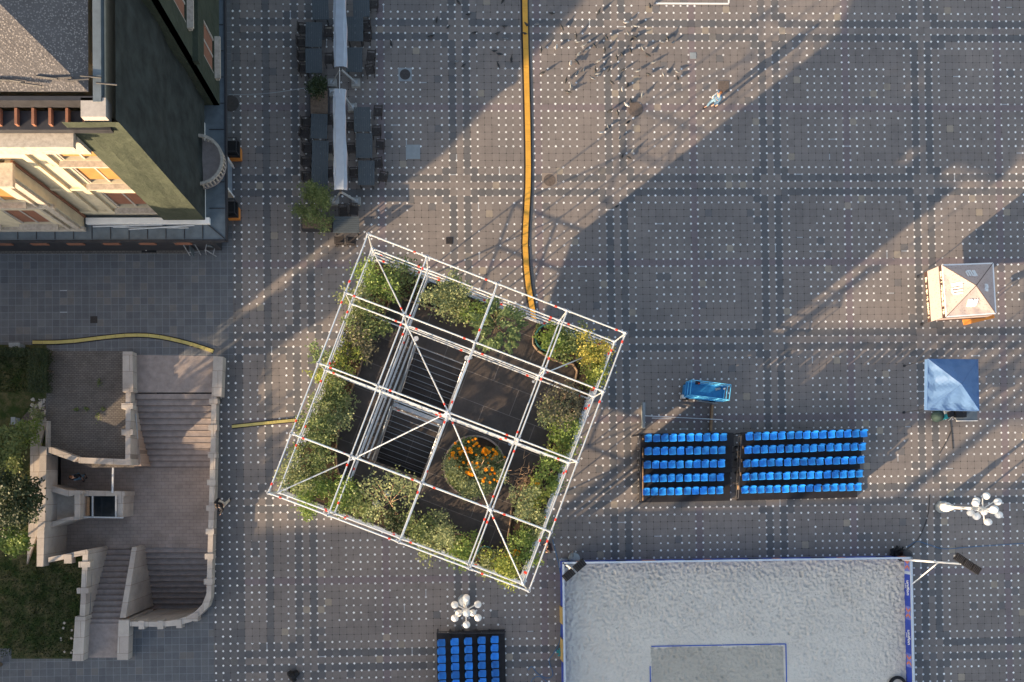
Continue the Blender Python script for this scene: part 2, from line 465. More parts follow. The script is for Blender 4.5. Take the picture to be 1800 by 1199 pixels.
# floors
mb = MB(); mb.mat(M['landing']); mb.prism([tuple(W(x, y, LZ)[:2]) for x, y in ((40, 780), (375, 815), (372, 964), (240, 962), (180, 975), (40, 985))], -4.8, LZ)
mb.build("landing", None, well)
def stairs(a0, b0, a1, b1, z0, z1, n, zbot, ph=0):
    mb = MB(); mb.mat(M['brown'])
    A0, B0, A1, B1 = pxw(a0, z0), pxw(b0, z0), pxw(a1, z1), pxw(b1, z1)
    for k in range(n):
        t0, t1 = k / n, (k + 1) / n; z = z0 + (z1 - z0) * (k + ph) / n
        P = [A0.lerp(A1, t0), B0.lerp(B1, t0), B0.lerp(B1, t1), A0.lerp(A1, t1)]
        mb.prism([(p.x, p.y) for p in P], zbot, z)
        # nosing: a darker line along the step edge
        e0, e1 = (P[3], P[2]) if z1 < z0 else (P[0], P[1])
        d = (P[3] - P[0]); d.z = 0; d.normalize(); d *= (-.03 if z1 < z0 else .03)
        mb.mat(M['nosing']); mb.bar(V(e0.x, e0.y, z + .004) + d, V(e1.x, e1.y, z + .004) + d, .05, .012); mb.mat(M['brown'])
    mb.build("flight_of_steps", None, well)
M['nosing'] = simple("dark_step_edge", (.14, .115, .105), .7, .2, 3)
stairs((236, 692), (384, 692), (245, 822), (384, 822), -.0, LZ, 12, -4.8, .5)
stairs((176, 965), (236, 965), (152, 1097), (214, 1097), LZ, 0, 13, -4.8, .5)
stairs((236, 962), (376, 962), (234, 1100), (374, 1100), LZ, -4.3, 14, -4.8, .5)
# black panels for the shade inside the doorways, and the middle kiosk
mb = MB(); mb.mat(M['black'])
for y0, y1 in ((797, 852), (930, 975)):
    p0, p1 = W(86, y0, 0), W(86, y1, 0)
    mb.box((p0.x - .35, (p0.y + p1.y) / 2, LZ + .8), (.12, abs(p0.y - p1.y), 1.7))
mb.build("doorway_shade_panel", None, well)
kio = thing("underpass_kiosk", "small roofed stone box with a dark glazed shaft on the stairwell landing", "kiosk")
mb = MB(); mb.mat(M['stonecap'])
for poly, z in (([(84, 852), (119, 862), (145, 863), (145, 868), (119, 873), (84, 862)], -.0), ([(82, 920), (119, 909), (141, 907), (141, 913), (119, 916), (82, 930)], -.0), ([(131, 862), (141, 862), (141, 910), (131, 908)], .05)):
    cap_prism(mb, poly, z, LZ)
mb.build("wall", None, kio)
mb = MB(); mb.mat(M['cream0'] if 'cream0' in M else M['stone']); cap_prism(mb, [(84, 858), (132, 868), (132, 908), (84, 922)], -.7, LZ); mb.build("roof", None, kio)
mb = MB(); mb.mat(M['stonecap']); cap_prism(mb, [(143, 862), (219, 864), (219, 872), (143, 872)], -.45, LZ); cap_prism(mb, [(206, 872), (217, 872), (216, 909), (206, 909)], -.45, LZ)
mb.mat(M['alu2'])
for p, q in (((143, 909), (217, 910)), ((163, 872), (163, 909)), ((204, 872), (204, 909))):
    mb.bar(pxw(p, -.35), pxw(q, -.35), .08, .08)
mb.build("shaft_frame", None, kio)
mb = MB(); mb.mat(M['wood']); mb.bar(pxw((155, 874), -.6), pxw((155, 906), -.6), .15, .1); mb.mat(M['stoneface']); cap_prism(mb, [(143, 872), (150, 872), (150, 908), (143, 908)], -.5, LZ); mb.build("step_edge", None, kio)
mb = MB(); mb.mat(M['glass']); cap_prism(mb, [(150, 872), (206, 872), (206, 909), (150, 909)], -.9, LZ); mb.build("shaft_glass", None, kio)
mb = MB(); mb.mat(M['alu']); mb.bar(pxw((199, 819), -.2), pxw((198, 866), -.35), .09, .09)
tag(mb.build("crossbar", None), "thin pale metal bar spanning the dark stairwell passage", "bar")

# ---------------------------------------------------------------- corner building
M['cream'] = simple("cream_render", (.56, .48, .34), .85, .12, 2.5, fine=.08)
M['cornice'] = simple("stained_cornice", (.42, .37, .31), .85, .22, 6, fine=.2)
M['slate'] = simple("slate_metal_roof", (.115, .14, .16), .6, .18, 2.5, fine=.1)
M['shutter'] = simple("ochre_shutter", (.40, .19, .06), .7, .12)
M['shutter2'] = simple("brown_shutter", (.24, .11, .07), .7, .12)
def speck():
    m, nt, b = new_mat("old_roof_felt", .9, .2)
    v_ = nt.nodes.new("ShaderNodeTexVoronoi"); v_.inputs['Scale'].default_value = 13.0
    nt.links.new(nt.nodes.new("ShaderNodeNewGeometry").outputs['Position'], v_.inputs['Vector'])
    c = mix(nt, ramp(X(nt, v_.outputs['Distance']), .1, .45), (.33, .30, .28), (.10, .092, .09))
    c = mix(nt, ramp(noise(nt, .8, 5), .4, .65) * .5, c, (.14, .13, .13))
    nt.links.new(c, b.inputs['Base Color']); bump(nt, b, noise(nt, 12.0, 4), .6, .05); return m
M['felt'] = speck()
def netmat():
    m, nt, b = new_mat("green_debris_net", .8, .2)
    c = mix(nt, ramp(noise(nt, 1.2, 5), .3, .7), (.036, .044, .031), (.058, .067, .047)); c = mix(nt, ramp(noise(nt, 5.0, 7, rough=.8), .52, .7) * .5, c, (.085, .09, .075))
    nt.links.new(c, b.inputs['Base Color']); bump(nt, b, noise(nt, 3.0, 3), .5, .1); return m
M['net'] = netmat(); M['net_shade'] = simple('shaded_net', (.030, .036, .034), .85, .45, 1.4, fine=.2)  # second net is the same netting, the east side's shade put into its colour
BX, BY = -21.68, -12.25
bld = thing("corner_building", "old cream building with a grey hipped roof and its corner wrapped in green netting", "building")
def facade(mb, o, d, L, z0, z1, holes, th=.4):
    """wall in direction d (unit, horizontal), thickness behind; holes = (s0,s1,za,zb)"""
    d = Vector(d); nrm = V(d.y, -d.x, 0)
    ss = sorted({0.0, L, *[h[0] for h in holes], *[h[1] for h in holes]}); zz = sorted({z0, z1, *[h[2] for h in holes], *[h[3] for h in holes]})
    for i in range(len(ss) - 1):
        run = None
        for k in range(len(zz) - 1):
            sm, zm = (ss[i] + ss[i + 1]) / 2, (zz[k] + zz[k + 1]) / 2
            inside = any(h[0] < sm < h[1] and h[2] < zm < h[3] for h in holes)
            if not inside:
                if run is None: run = [zz[k], zz[k + 1]]
                else: run[1] = zz[k + 1]
            if inside or k == len(zz) - 2:
                if run:
                    c = o + d * sm - nrm * th / 2
                    mb.box((c.x, c.y, (run[0] + run[1]) / 2), (ss[i + 1] - ss[i], th, run[1] - run[0]), math.atan2(d.y, d.x))
                run = None
def window(o, d, s0, s1, za, zb, shut, parent, sill=.3, frac=.8):
    sill = min(sill, .3)
    d = Vector(d); nrm = V(d.y, -d.x, 0); rot = math.atan2(d.y, d.x); sm = (s0 + s1) / 2; w = s1 - s0
    c = o + d * sm - nrm * .3
    f = MB(); f.mat(M['stone']); 
    for s_ in (s0 + .04, s1 - .04): q = o + d * s_ - nrm * .12; f.box((q.x, q.y, (za + zb) / 2), (.12, .18, zb - za), rot)
    q = o + d * sm - nrm * .12; f.box((q.x, q.y, zb - .05), (w - .2, .17, .1), rot); f.box((q.x, q.y, (za + zb) / 2 - .06), (.09, .12, zb - za - .14), rot)
    fr = f.build("window", None, parent)
    g = MB(); g.mat(M['glass']); g.box((c.x, c.y, (za + zb) / 2), (w, .06, zb - za), rot); g.build("pane", None, fr)
    h = (zb - za) * max(frac, .8); g = MB(); g.mat(shut); q = o + d * sm - nrm * .11; g.box((q.x, q.y, zb - h / 2 - .1), (w - .14, .05, h), rot)
    g.build("shutter", None, fr)
    g = MB(); g.mat(M['cornice']); q = o + d * sm + nrm * (sill / 2 - .02); g.box((q.x, q.y, za - .07), (w + .3, sill, .12), rot)
    n_ = int((w + .3) / .22)
    for k in range(n_): q = o + d * (s0 - .12 + k * .22) + nrm * (sill * .35); g.box((q.x, q.y, za - .2), (.09, sill * .6, .12), rot)
    g.build("sill", None, fr)
# south front: s measured from the west
SO = V(-50, BY, 0); sx = lambda x: x + 50
holes = [(sx(-25.35), sx(-23.5), 10.5, 12.2), (sx(-25.35), sx(-23.5), 7.9, 9.9), (sx(-25.35), sx(-23.5), 4.7, 6.7)]
mb = MB(); mb.mat(M['cream']); facade(mb, SO, (1, 0, 0), 50 + BX, 0, 12.5, holes)
facade(mb, V(BX, BY, 0), (0, 1, 0), 32, 0, 15, [])
mb.box((-36.2, BY + 17, 7.4), (27.5, 30, 14.6))
# pilaster strips and bands
for x in (-25.75, -23.15, -26.6): mb.box((x, BY - .06, 8.2), (.28, .14, 8.0))
for z in (7.4, 4.35): mb.box((-26.5, BY - .05, z), (9.6, .12, .22))
mb.build("wall", None, bld)
for h in holes: window(SO, (1, 0, 0), *h, M['shutter'] if h[2] > 6 else M['shutter2'], bld)
mb = MB(); mb.mat(M['cornice'])
mb.box((-36.65, BY - .22, 13.15), (26.75, .7, 1.3)); mb.box((-36.7, BY - .42, 14.05), (26.9, 1.15, .22))
for k in range(60): mb.box((-23.5 - k * .42, BY - .72, 13.78), (.2, .34, .28))
mb.build("cornice", None, bld)
mb = MB(); mb.mat(M['dark']); mb.box((-36.0, BY - .15, 14.4), (28.6, .7, .3))
mb.mat(M['orange2'] if 'orange2' in M else M['shutter2'])
for k in range(60): mb.box((-22.6 - k * .62, BY - .08, 14.66), (.1, .6, .2))
mb.mat(M['dark']); mb.box((-36.0, BY + .33, 15.0), (28.6, .16, .55))
mb.mat(M['slate']); mb.box((BX - .2, BY + 16.2, 15.05), (.3, 32, .5))
mb.mat(M['stone']); mb.box((BX - .35, BY - .0, 15.0), (.9, .7, .55))
mb.build("roof_gutter", None, bld)
mb = MB(); mb.mat(M['felt'])
ex, ey, ez = BX - .55, BY + .6, 15.2; d_ = 9.0; rise = d_ * math.tan(R(17))
mb.add([V(ex, ey, ez), V(ex - 30, ey, ez), V(ex - 30, ey + d_, ez + rise), V(ex - d_, ey + d_, ez + rise)], [(0, 3, 2, 1)])
mb.add([V(ex, ey, ez), V(ex, ey + 30, ez), V(ex - d_, ey + 30, ez + rise), V(ex - d_, ey + d_, ez + rise)], [(0, 1, 2, 3)])
mb.add([V(ex - d_, ey + d_, ez + rise), V(ex - d_, ey + 30, ez + rise), V(ex - 30, ey + 30, ez + rise), V(ex - 30, ey + d_, ez + rise)], [(0, 1, 2, 3)])
rf = mb.build("roof", None, bld)
mb = MB(); mb.mat(M['slate']); mb.box((-27.6, BY + 2.35, 15.95), (1.3, 1.2, .9)); mb.box((-28.5, BY + 3.6, 16.3), (1.0, .8, .8)); mb.mat(M['white']); mb.box((-26.95, BY + 1.75, 16.42), (.1, .1, .06))
mb.build("skylight", None, rf)
mb = MB(); mb.mat(M['dark'])
for k in range(9): p = V(-26.2 + k * .55 + random.uniform(-.1, .1), BY + .95 + random.uniform(-.15, .2), 15.38); mb.tube(p, p + V(.75, random.uniform(-.12, .05), 0), .035, n=5)
mb.build("loose_cable", None, rf)
# debris netting: wavy sheets hung on the corner
def net(name, o, d, L, z0, z1, off, seed, top=None):
    rnd = random.Random(seed); d = Vector(d); nrm = V(d.y, -d.x, 0); nx, nz = int(L / .3) + 1, int((z1 - z0) / .35) + 1
    vs = []; ph = [rnd.uniform(0, 6) for _ in range(4)]
    for j in range(nz + 1):
        for i in range(nx + 1):
            s_ = L * i / nx; z = z0 + (z1 - z0) * j / nz
            ed_ = min(1, min(s_, L - s_) / .8, (z - z0) / 1.2, (z1 - z) / 1.2); w = max(0, ed_) * (.06 * math.sin(s_ * 1.7 + ph[0] + .3 * math.sin(z)) + .05 * math.sin(z * 1.3 + ph[1]) + .02 * math.sin(s_ * 5 + z * 2 + ph[2]))
            if top: z = min(z, top(s_))
            p = o + d * s_ + nrm * (off + w); vs.append((p.x, p.y, z))
    m_ = MB(); m_.mat(M['net'] if d.x > .5 else M['net_shade']); m_.add(vs, [(j * (nx + 1) + i, j * (nx + 1) + i + 1, (j + 1) * (nx + 1) + i + 1, (j + 1) * (nx + 1) + i) for j in range(nz) for i in range(nx)])
    return m_.build(name, None, bld)
net("debris_net", V(-23.3, BY, 0), (1, 0, 0), 23.3 + BX + .45, 4.1, 15.0, .42, 1)
net("debris_net", V(BX + .0, BY - .42, 0), (0, 1, 0), 32, 4.1, 15.25, .45, 2)
# east bay
q = W(371, 180, 4.0); EX = q.x + .35; EY = q.y
mb = MB(); mb.mat(M['net'])
hs = [(1.1, 2.9, 4.6, 6.4), (5.2, 7.0, 4.6, 6.4), (1.1, 2.9, 9.0, 10.8)]
facade(mb, V(EX, EY, 0), (0, 1, 0), 20, 3.7, 13.6, hs, .3); mb.box(((EX + BX) / 2, EY + .15, 8.65), (EX - BX - .02, .3, 9.9)); mb.box((EX + .12, EY + 10, 8.0), (.25, 20.2, .35)); mb.box((EX + .12, EY + 10, 13.7), (.3, 20.2, .35))
mb.build("bay", None, bld)
for h in hs: window(V(EX, EY, 0), (0, 1, 0), *h, M['shutter2'], bld, .3, .9)
# small balcony drum with baluster rim
q = W(346, 280, 5.0); bc = V(BX + .35, q.y, 4.3)
mb = MB(); mb.mat(M['brown2'] if 'brown2' in M else M['brown']); mb.lathe(bc, [(1.0, -.5), (1.25, 0), (1.25, .12)], 28)
mb.mat(M['cornice'])
for k in range(40):
    t = 2 * math.pi * k / 40; p = bc + V(1.2 * math.cos(t), 1.2 * math.sin(t), .12); mb.tube(p, p + V(0, 0, .5), .045, n=5)
for k in range(40):
    t, t2 = 2 * math.pi * k / 40, 2 * math.pi * (k + 1) / 40
    mb.bar(bc + V(1.2 * math.cos(t), 1.2 * math.sin(t), .66), bc + V(1.2 * math.cos(t2), 1.2 * math.sin(t2), .66), .14, .1)
mb.build("balcony", None, bld)
# oriel on the left of the south front
OX, OY = -27.42, -12.92
mb = MB(); mb.mat(M['cream'])
hs = [(8.7, 10.3, 7.4, 9.5), (8.7, 10.3, 4.3, 6.3), (5.9, 7.5, 7.4, 9.5), (5.9, 7.5, 4.3, 6.3)]
OO = V(OX - 11.5, OY, 0); facade(mb, OO, (1, 0, 0), 11.5, 3.7, 10.6, hs, .3); mb.box((OX - .15, (OY + BY) / 2 + .15, 7.15), (.3, abs(OY - BY) - .3, 6.9))
mb.mat(M['cornice']); mb.box((OX - 5.7, OY - .05, 10.7), (11.7, 1.0, .22)); mb.box((OX - 5.7, OY - .06, 3.75), (11.5, .2, .3)); mb.box((OX - 5.7, OY - .06, 7.0), (11.52, .2, .22))
mb.box((OX - .25, OY - .05, 7.1), (.3, .16, 6.4)); mb.box((OX - .7, OY - .05, 7.1), (.12, .16, 6.4))
mb.mat(M['shutter2']); mb.box((OX + .05, BY - .12, 7.2), (.1, .1, 7.0))
mb.build("oriel", None, bld)
for h in hs: window(OO, (1, 0, 0), *h, M['shutter'] if h[2] > 7 else M['shutter2'], bld, .5, .9)
# shop canopy running round the corner
q = W(396.5, 421, 3.6); KX, KY = q.x, q.y
mb = MB(); mb.mat(M['slate'])
mb.prism([(-50, KY), (KX, KY), (KX, 25), (BX - .05, 25), (BX - .05, BY + .05), (-50, BY + .05)], 3.3, 3.6)
mb.mat(M['dark']); mb.bar(V(-50, KY - .04, 3.5), V(KX + .04, KY - .04, 3.5), .08, .28); mb.bar(V(KX + .04, KY - .08, 3.5), V(KX + .04, 25, 3.5), .08, .28)
for k in range(24): x = KX - 1.15 - k * .93; mb.box((x, (KY + BY) / 2 - .1, 3.612), (.035, BY - KY - .3, .02))
for k in range(26): y = KY + 1.6 + k * 1.35; mb.box(((KX + BX) / 2 + .25, y, 3.612), (abs(KX - BX) - .55, .035, .02))
mb.bar(V(BX + .1, BY - .2, 3.62), V(KX - .05, KY + .05, 3.62), .05, .03)
cn = mb.build("canopy", None, bld)
mb = MB(); mb.mat(M['white']); mb.box((-24.2, BY - .35, 3.72), (6.2, .3, .22)); mb.box((BX + .2, BY + 2.2, 3.75), (.3, 5.0, .26)); mb.mat(M['alu2'])
mb.tube(V(-27, BY - .6, 3.68), V(-23.5, BY - .52, 3.68), .04); mb.tube(V(-25.2, BY - .75, 3.68), V(-21.9, BY - .55, 3.68), .04); mb.tube(V(-26, BY - .62, 3.66), V(-22.2, BY - .68, 3.66), .03)
mb.build("pipe", None, cn)
mb = MB(); mb.mat(M['dark'])
for k in range(14): x = KX - .6 - k * 1.85; mb.bar(V(x - .25, KY - .05, 3.25), V(x, KY + .8, 2.6), .08, .08)
mb.box((-35, BY - .5, 1.6), (27, .5, 3.2)); mb.mat(M['shutter2']); 
for k in range(9): mb.box((-23.2 - k * 1.9, BY - .78, 2.0), (.9, .06, 1.6))
mb.build("shop_front", None, cn)
# white portal beside the canopy
por = thing("white_portal", "white framed box portal standing beside the dark canopy edge", "portal")
p0, p1 = W(411, 293, 0), W(411, 346, 0); hx = .35
mb = MB(); mb.mat(M['white'])
for y in (p0.y, p1.y): mb.box((p0.x - hx, y, 1.25), (2 * hx, .12, 2.5))
mb.box((p0.x - hx, (p0.y + p1.y) / 2, 2.56), (2 * hx, p0.y - p1.y + .12, .12)); mb.build("frame", None, por)
mb = MB(); mb.mat(simple("frosted_panel", (.22, .26, .31), .3, .1)); mb.box((p0.x - .12, (p0.y + p1.y) / 2, 1.25), (.06, p0.y - p1.y - .14, 2.46)); mb.build("panel", None, por)
for k, (px, py, lb) in enumerate(((416, 274, "black and orange heater box beside the white portal, nearest the top of the photo"), (413, 378, "black and orange heater box at the canopy corner below the white portal"))):
    p = W(px, py, 0); t = thing("heater_box", lb, "heater", p, 0, "heater boxes by the white portal")
    mb = MB(); mb.mat(M['orange']); mb.box((0, 0, .35), (.62, .62, .7)); mb.build("base", None, t)
    mb = MB(); mb.mat(M['black']); mb.box((-.02, 0, .86), (.8, .8, .3)); mb.box((-.02, 0, 1.05), (.5, .6, .1)); mb.mat(M['dark'])
    for s_ in (-.36, .36):
        for s2 in (-.36, .36): mb.tube((s_, s2, 1.0), (s_, s2, 1.5), .025)
    for s_ in (-.36, .36): mb.tube((s_, -.36, 1.5), (s_, .36, 1.5), .02); mb.tube((-.36, s_, 1.5), (.36, s_, 1.5), .02)
    mb.build("grille", None, t)
# ---------------------------------------------------------------- scaffold tower with hanging garden
SA = R(-21.44); SC = V(-9.20, -23.195, 0); SL = 11.28
NOD = [0, 2.57, 5.64, 8.71, 11.28]
def S(a_, b_, z):      # a along the top edge, b down the left edge
    x, y = a_ - SL / 2, -(b_ - SL / 2)
    return V(SC.x + x * math.cos(SA) - y * math.sin(SA), SC.y + x * math.sin(SA) + y * math.cos(SA), z)
def Sinv(p):
    dx, dy = p[0] - SC.x, p[1] - SC.y
    x = dx * math.cos(SA) + dy * math.sin(SA); y = -dx * math.sin(SA) + dy * math.cos(SA)
    return x + SL / 2, SL / 2 - y
tower = thing("scaffold_tower", "tall square galvanised scaffold tower with a dark garden deck, red taped tubes and no roof", "scaffold")
TR = .032; ZT = 12.0; DZ = 8.0
rnd = random.Random(11)
def ledger(p, q, name="ledger", r=TR, marks=True):
    mb = MB(); mb.mat(M['alu']); d = (q - p).normalized(); mb.tube(p, q, r, n=7)
    for c, s_ in ((p, 1), (q, -1)): mb.tube(c + d * s_ * .04, c + d * s_ * .16, r * 1.5, n=6)
    if marks and rnd.random() < .85:
        mb.mat(M['red']); c, s_ = (p, 1) if rnd.random() < .5 else (q, -1); t = rnd.uniform(.32, .5); mb.tube(c + d * s_ * t, c + d * s_ * (t + .11), r * 1.25, n=7)
    return mb
for i in range(5):
    for j in range(5):
        mb = MB(); mb.mat(M['alu']); mb.tube(S(NOD[i], NOD[j], .05), S(NOD[i], NOD[j], ZT + .12), .032, n=8)
        for z in (2, 4, 6, 8, 9, 10, 12): mb.tube(S(NOD[i], NOD[j], z - .02), S(NOD[i], NOD[j], z + .02), .075, n=8)
        mb.mat(M['dark']); mb.tube(S(NOD[i], NOD[j], 0.0), S(NOD[i], NOD[j], .05), .09, n=8); mb.tube(S(NOD[i], NOD[j], ZT + .12), S(NOD[i], NOD[j], ZT + .125), .026, n=8)
        mb.build("standard", None, tower)
for z in (ZT, 10.0):
    for j in range(5):
        for i in range(4):
            ledger(S(NOD[i], NOD[j], z), S(NOD[i + 1], NOD[j], z)).build("ledger", None, tower)
            ledger(S(NOD[j], NOD[i], z - .07 * (z == ZT) * 0), S(NOD[j], NOD[i + 1], z)).build("ledger", None, tower)
for i in range(4):
    for j in (0, 4):
        ledger(S(NOD[i], NOD[j], 9.0), S(NOD[i + 1], NOD[j], 9.0)).build("ledger", None, tower)
        ledger(S(NOD[j], NOD[i], 9.0), S(NOD[j], NOD[i + 1], 9.0)).build("ledger", None, tower)
low = MB(); low.mat(M['alu'])
def addl(p, q, red=True):
    low.mat(M['alu']); low.tube(p, q, TR, n=6); d = (q - p).normalized()
    if red and rnd.random() < .6: low.mat(M['red']); c = p + d * rnd.uniform(.3, .5) if rnd.random() < .5 else q - d * rnd.uniform(.4, .6); low.tube(c, c + d * .11, TR * 1.25, n=6)
for i in range(4):
    for j in (1, 2, 3):
        if j != 2 or True: addl(S(NOD[i], NOD[j], 9.0), S(NOD[i + 1], NOD[j], 9.0))
        if j == 1: addl(S(NOD[j], NOD[i], 9.0), S(NOD[j], NOD[i + 1], 9.0)); addl(S(NOD[j], NOD[i], 8.5), S(NOD[j], NOD[i + 1], 8.5))
    for j in (0, 4):
        for z_ in (9.5, 8.5, 8.2): addl(S(NOD[i], NOD[j], z_), S(NOD[i + 1], NOD[j], z_)); addl(S(NOD[j], NOD[i], z_), S(NOD[j], NOD[i + 1], z_))
    for z in (7.9, 6.0, 4.0, 2.0, .3):
        for j in range(5): addl(S(NOD[i], NOD[j], z), S(NOD[i + 1], NOD[j], z)); addl(S(NOD[j], NOD[i], z), S(NOD[j], NOD[i + 1], z))
    for j in (0, 4):
        for z in (0.3, 2.0, 4.0, 6.0):
            low.mat(M['alu']); low.tube(S(NOD[i], NOD[j], z), S(NOD[i + 1], NOD[j], z + 1.8), .025, n=6) if i in (0, 3) else None
            low.tube(S(NOD[j], NOD[i], z), S(NOD[j], NOD[i + 1], z + 1.8), .025, n=6) if i in (0, 3) else None
stuff(low.build("lower_ledgers", None, tower))
ZB = 10.15
for (a0, b0, z0), (a1, b1, z1) in (((0, 0, 10), (1, 1, ZT)), ((1, 1, 10), (2, 2, ZT)), ((2, 2, ZT), (1, 3, 10)), ((1, 3, 10), (0, 4, 10)), ((2, 2, ZT), (3, 3, 10)), ((3, 3, 10), (4, 4, 10)), ((3, 1, 10), (4, 0, 8.6))):
    ledger(S(NOD[a0], NOD[b0], z0 + .04), S(NOD[a1], NOD[b1], z1 + .04), r=.03).build("brace", None, tower)
# truss ledgers running beside the main lines
mb = MB(); mb.mat(M['alu'])
for i in range(4):
    p, q = S(NOD[i], NOD[2], 9.55), S(NOD[i + 1], NOD[2], 9.55); mb.tube(p, q, .028, n=6)
    for k in range(6): t = (k + .5) / 6; mb.tube(p.lerp(q, k / 6) + V(0, 0, .45), p.lerp(q, t), .018, n=5); mb.tube(p.lerp(q, t), p.lerp(q, (k + 1) / 6) + V(0, 0, .45), .018, n=5)
for j in (0, 1, 3, 4):
    for i in range(4):
        if j in (0, 4) or i in (1, 2): p, q = S(NOD[i], NOD[j], 9.6), S(NOD[i + 1], NOD[j], 9.4); mb.tube(p, q, .022, n=6)
mb.build("lattice_beam", None, tower)
# deck
def deckmat():
    m, nt, b = new_mat("film_faced_deck", .6, .35)
    tc = nt.nodes.new("ShaderNodeTexCoord"); t = nt.nodes.new("ShaderNodeTexBrick")
    mp = nt.nodes.new("ShaderNodeMapping"); mp.inputs['Rotation'].default_value = (0, 0, -SA)
    nt.links.new(nt.nodes.new("ShaderNodeNewGeometry").outputs['Position'], mp.inputs[0]); nt.links.new(mp.outputs[0], t.inputs[0])
    t.inputs['Scale'].default_value = 1.0; t.inputs['Brick Width'].default_value = 2.5; t.inputs['Row Height'].default_value = 1.25; t.inputs['Mortar Size'].default_value = .011; t.offset = .5
    t.inputs['Color1'].default_value = (.046, .038, .034, 1); t.inputs['Color2'].default_value = (.058, .047, .042, 1); t.inputs['Mortar'].default_value = (.16, .14, .13, 1)
    f = (ramp(noise(nt, 1.5, 6), .3, .7) - .5) * .5 + 1.0 + (ramp(noise(nt, 9.0, 4), .3, .7) - .5) * .2
    n = nt.nodes.new("ShaderNodeVectorMath"); n.operation = 'SCALE'
    nt.links.new(t.outputs['Color'], n.inputs[0]); nt.links.new(f.s, n.inputs['Scale'])
    base = mix(nt, ramp(noise(nt, 2.3, 5), .6, .72) * .3, n.outputs[0], (.13, .105, .085))
    nt.links.new(base, b.inputs['Base Color']); bump(nt, b, noise(nt, 14.0, 4), .15, .01); return m
M['deck'] = deckmat()
st = (NOD[1] + .45, NOD[2] - .1, NOD[1] + .35, NOD[3] - .15)     # stair opening a0,a1,b0,b1
mb = MB(); mb.mat(M['deck'])
def sprism(mb, a0, a1, b0, b1, z0, z1): mb.prism([tuple(S(a_, b_, 0)[:2]) for a_, b_ in ((a0, b0), (a1, b0), (a1, b1), (a0, b1))], z0, z1)
m_ = .08
sprism(mb, -m_, SL + m_, -m_, st[2], DZ - .12, DZ); sprism(mb, -m_, SL + m_, st[3], SL + m_, DZ - .12, DZ)
sprism(mb, -m_, st[0], st[2], st[3], DZ - .12, DZ); sprism(mb, st[1], SL + m_, st[2], st[3], DZ - .12, DZ)
mb.build("deck", None, tower)
mb = MB(); mb.mat(M['alu2'])
for k in range(4):
    c = [(-.1, -.1), (SL + .1, -.1), (SL + .1, SL + .1), (-.1, SL + .1)]; a_, b_ = c[k], c[(k + 1) % 4]
    mb.bar(S(*a_, DZ - .05), S(*b_, DZ - .05), .05, .2)
mb.build("edge_beam", None, tower)
# two stair flights inside the opening: boarded treads with aluminium nosings
mid = (st[2] + st[3]) / 2
for (b0, b1, zt, zb) in ((st[2], mid - .12, DZ - .25, DZ - 1.9), (mid + .28, st[3], DZ - 1.9 + 1.6, DZ - 1.9)):
    n_ = 10; mb = MB()
    for k in range(n_):
        t0, t1 = b0 + (b1 - b0) * k / n_, b0 + (b1 - b0) * (k + 1) / n_; z = zt + (zb - zt) * k / n_
        mb.mat(M['deck']); sprism(mb, st[0] + .1, st[1] - .12, t0, t1 + .02, z - .06, z); mb.mat(M['alu']); mb.bar(S(st[0] + .1, t0 + .02, z + .01), S(st[1] - .12, t0 + .02, z + .01), .035, .03)
    mb.build("stair_flight", None, tower)
    mb = MB(); mb.mat(M['alu'])
    for a_ in (st[0] + .04, st[1] - .06):
        mb.bar(S(a_, b0, zt + .0), S(a_, b1, zb), .05, .2); mb.tube(S(a_, b0, zt + .9), S(a_, b1, zb + .9), .022)
        for k in range(7): t = k / 6; mb.tube(S(a_, b0 + (b1 - b0) * t, zt + (zb - zt) * t), S(a_, b0 + (b1 - b0) * t, zt + (zb - zt) * t + .9), .015, n=5)
    mb.build("stair_stringer", None, tower)
mb = MB(); mb.mat(M['alu2']); sprism(mb, st[0] + .05, st[1] - .05, mid - .02, mid + .16, DZ - .3, DZ - .2); mb.build("stair_landing", None, tower)
# lattice guard along the west side of the opening, many tubes stacked down the tower
mb = MB(); mb.mat(M['alu'])
for z in (8.9, 8.45, 7.3, 6.6, 5.7, 5.0, 4.2, 3.4): mb.tube(S(NOD[1] + .16, st[2] - .1, z), S(NOD[1] + .16, st[3], z), .022, n=6); mb.tube(S(NOD[1] + .34, st[2] - .1, z - .3), S(NOD[1] + .34, st[3], z - .3), .022, n=6)
for k in range(24):
    b_ = st[2] + (st[3] - st[2]) * k / 23; mb.tube(S(NOD[1] + .16, b_, 3.4), S(NOD[1] + .16, b_, 8.9), .012, n=5)
mb.build("guard_rail", None, tower)
mb = MB(); mb.mat(M['alu'])
for z in (9.0, 8.5): mb.tube(S(st[1] + .05, st[2] - .1, z), S(st[1] + .05, st[3], z), .022, n=6)
for a_ in (st[0] + .05, st[1] - .05): mb.lathe(S(a_, st[2] - .12, 8.9), [(.11, -.03), (.11, .03)], 10)
mb.build("guard_rail", None, tower)
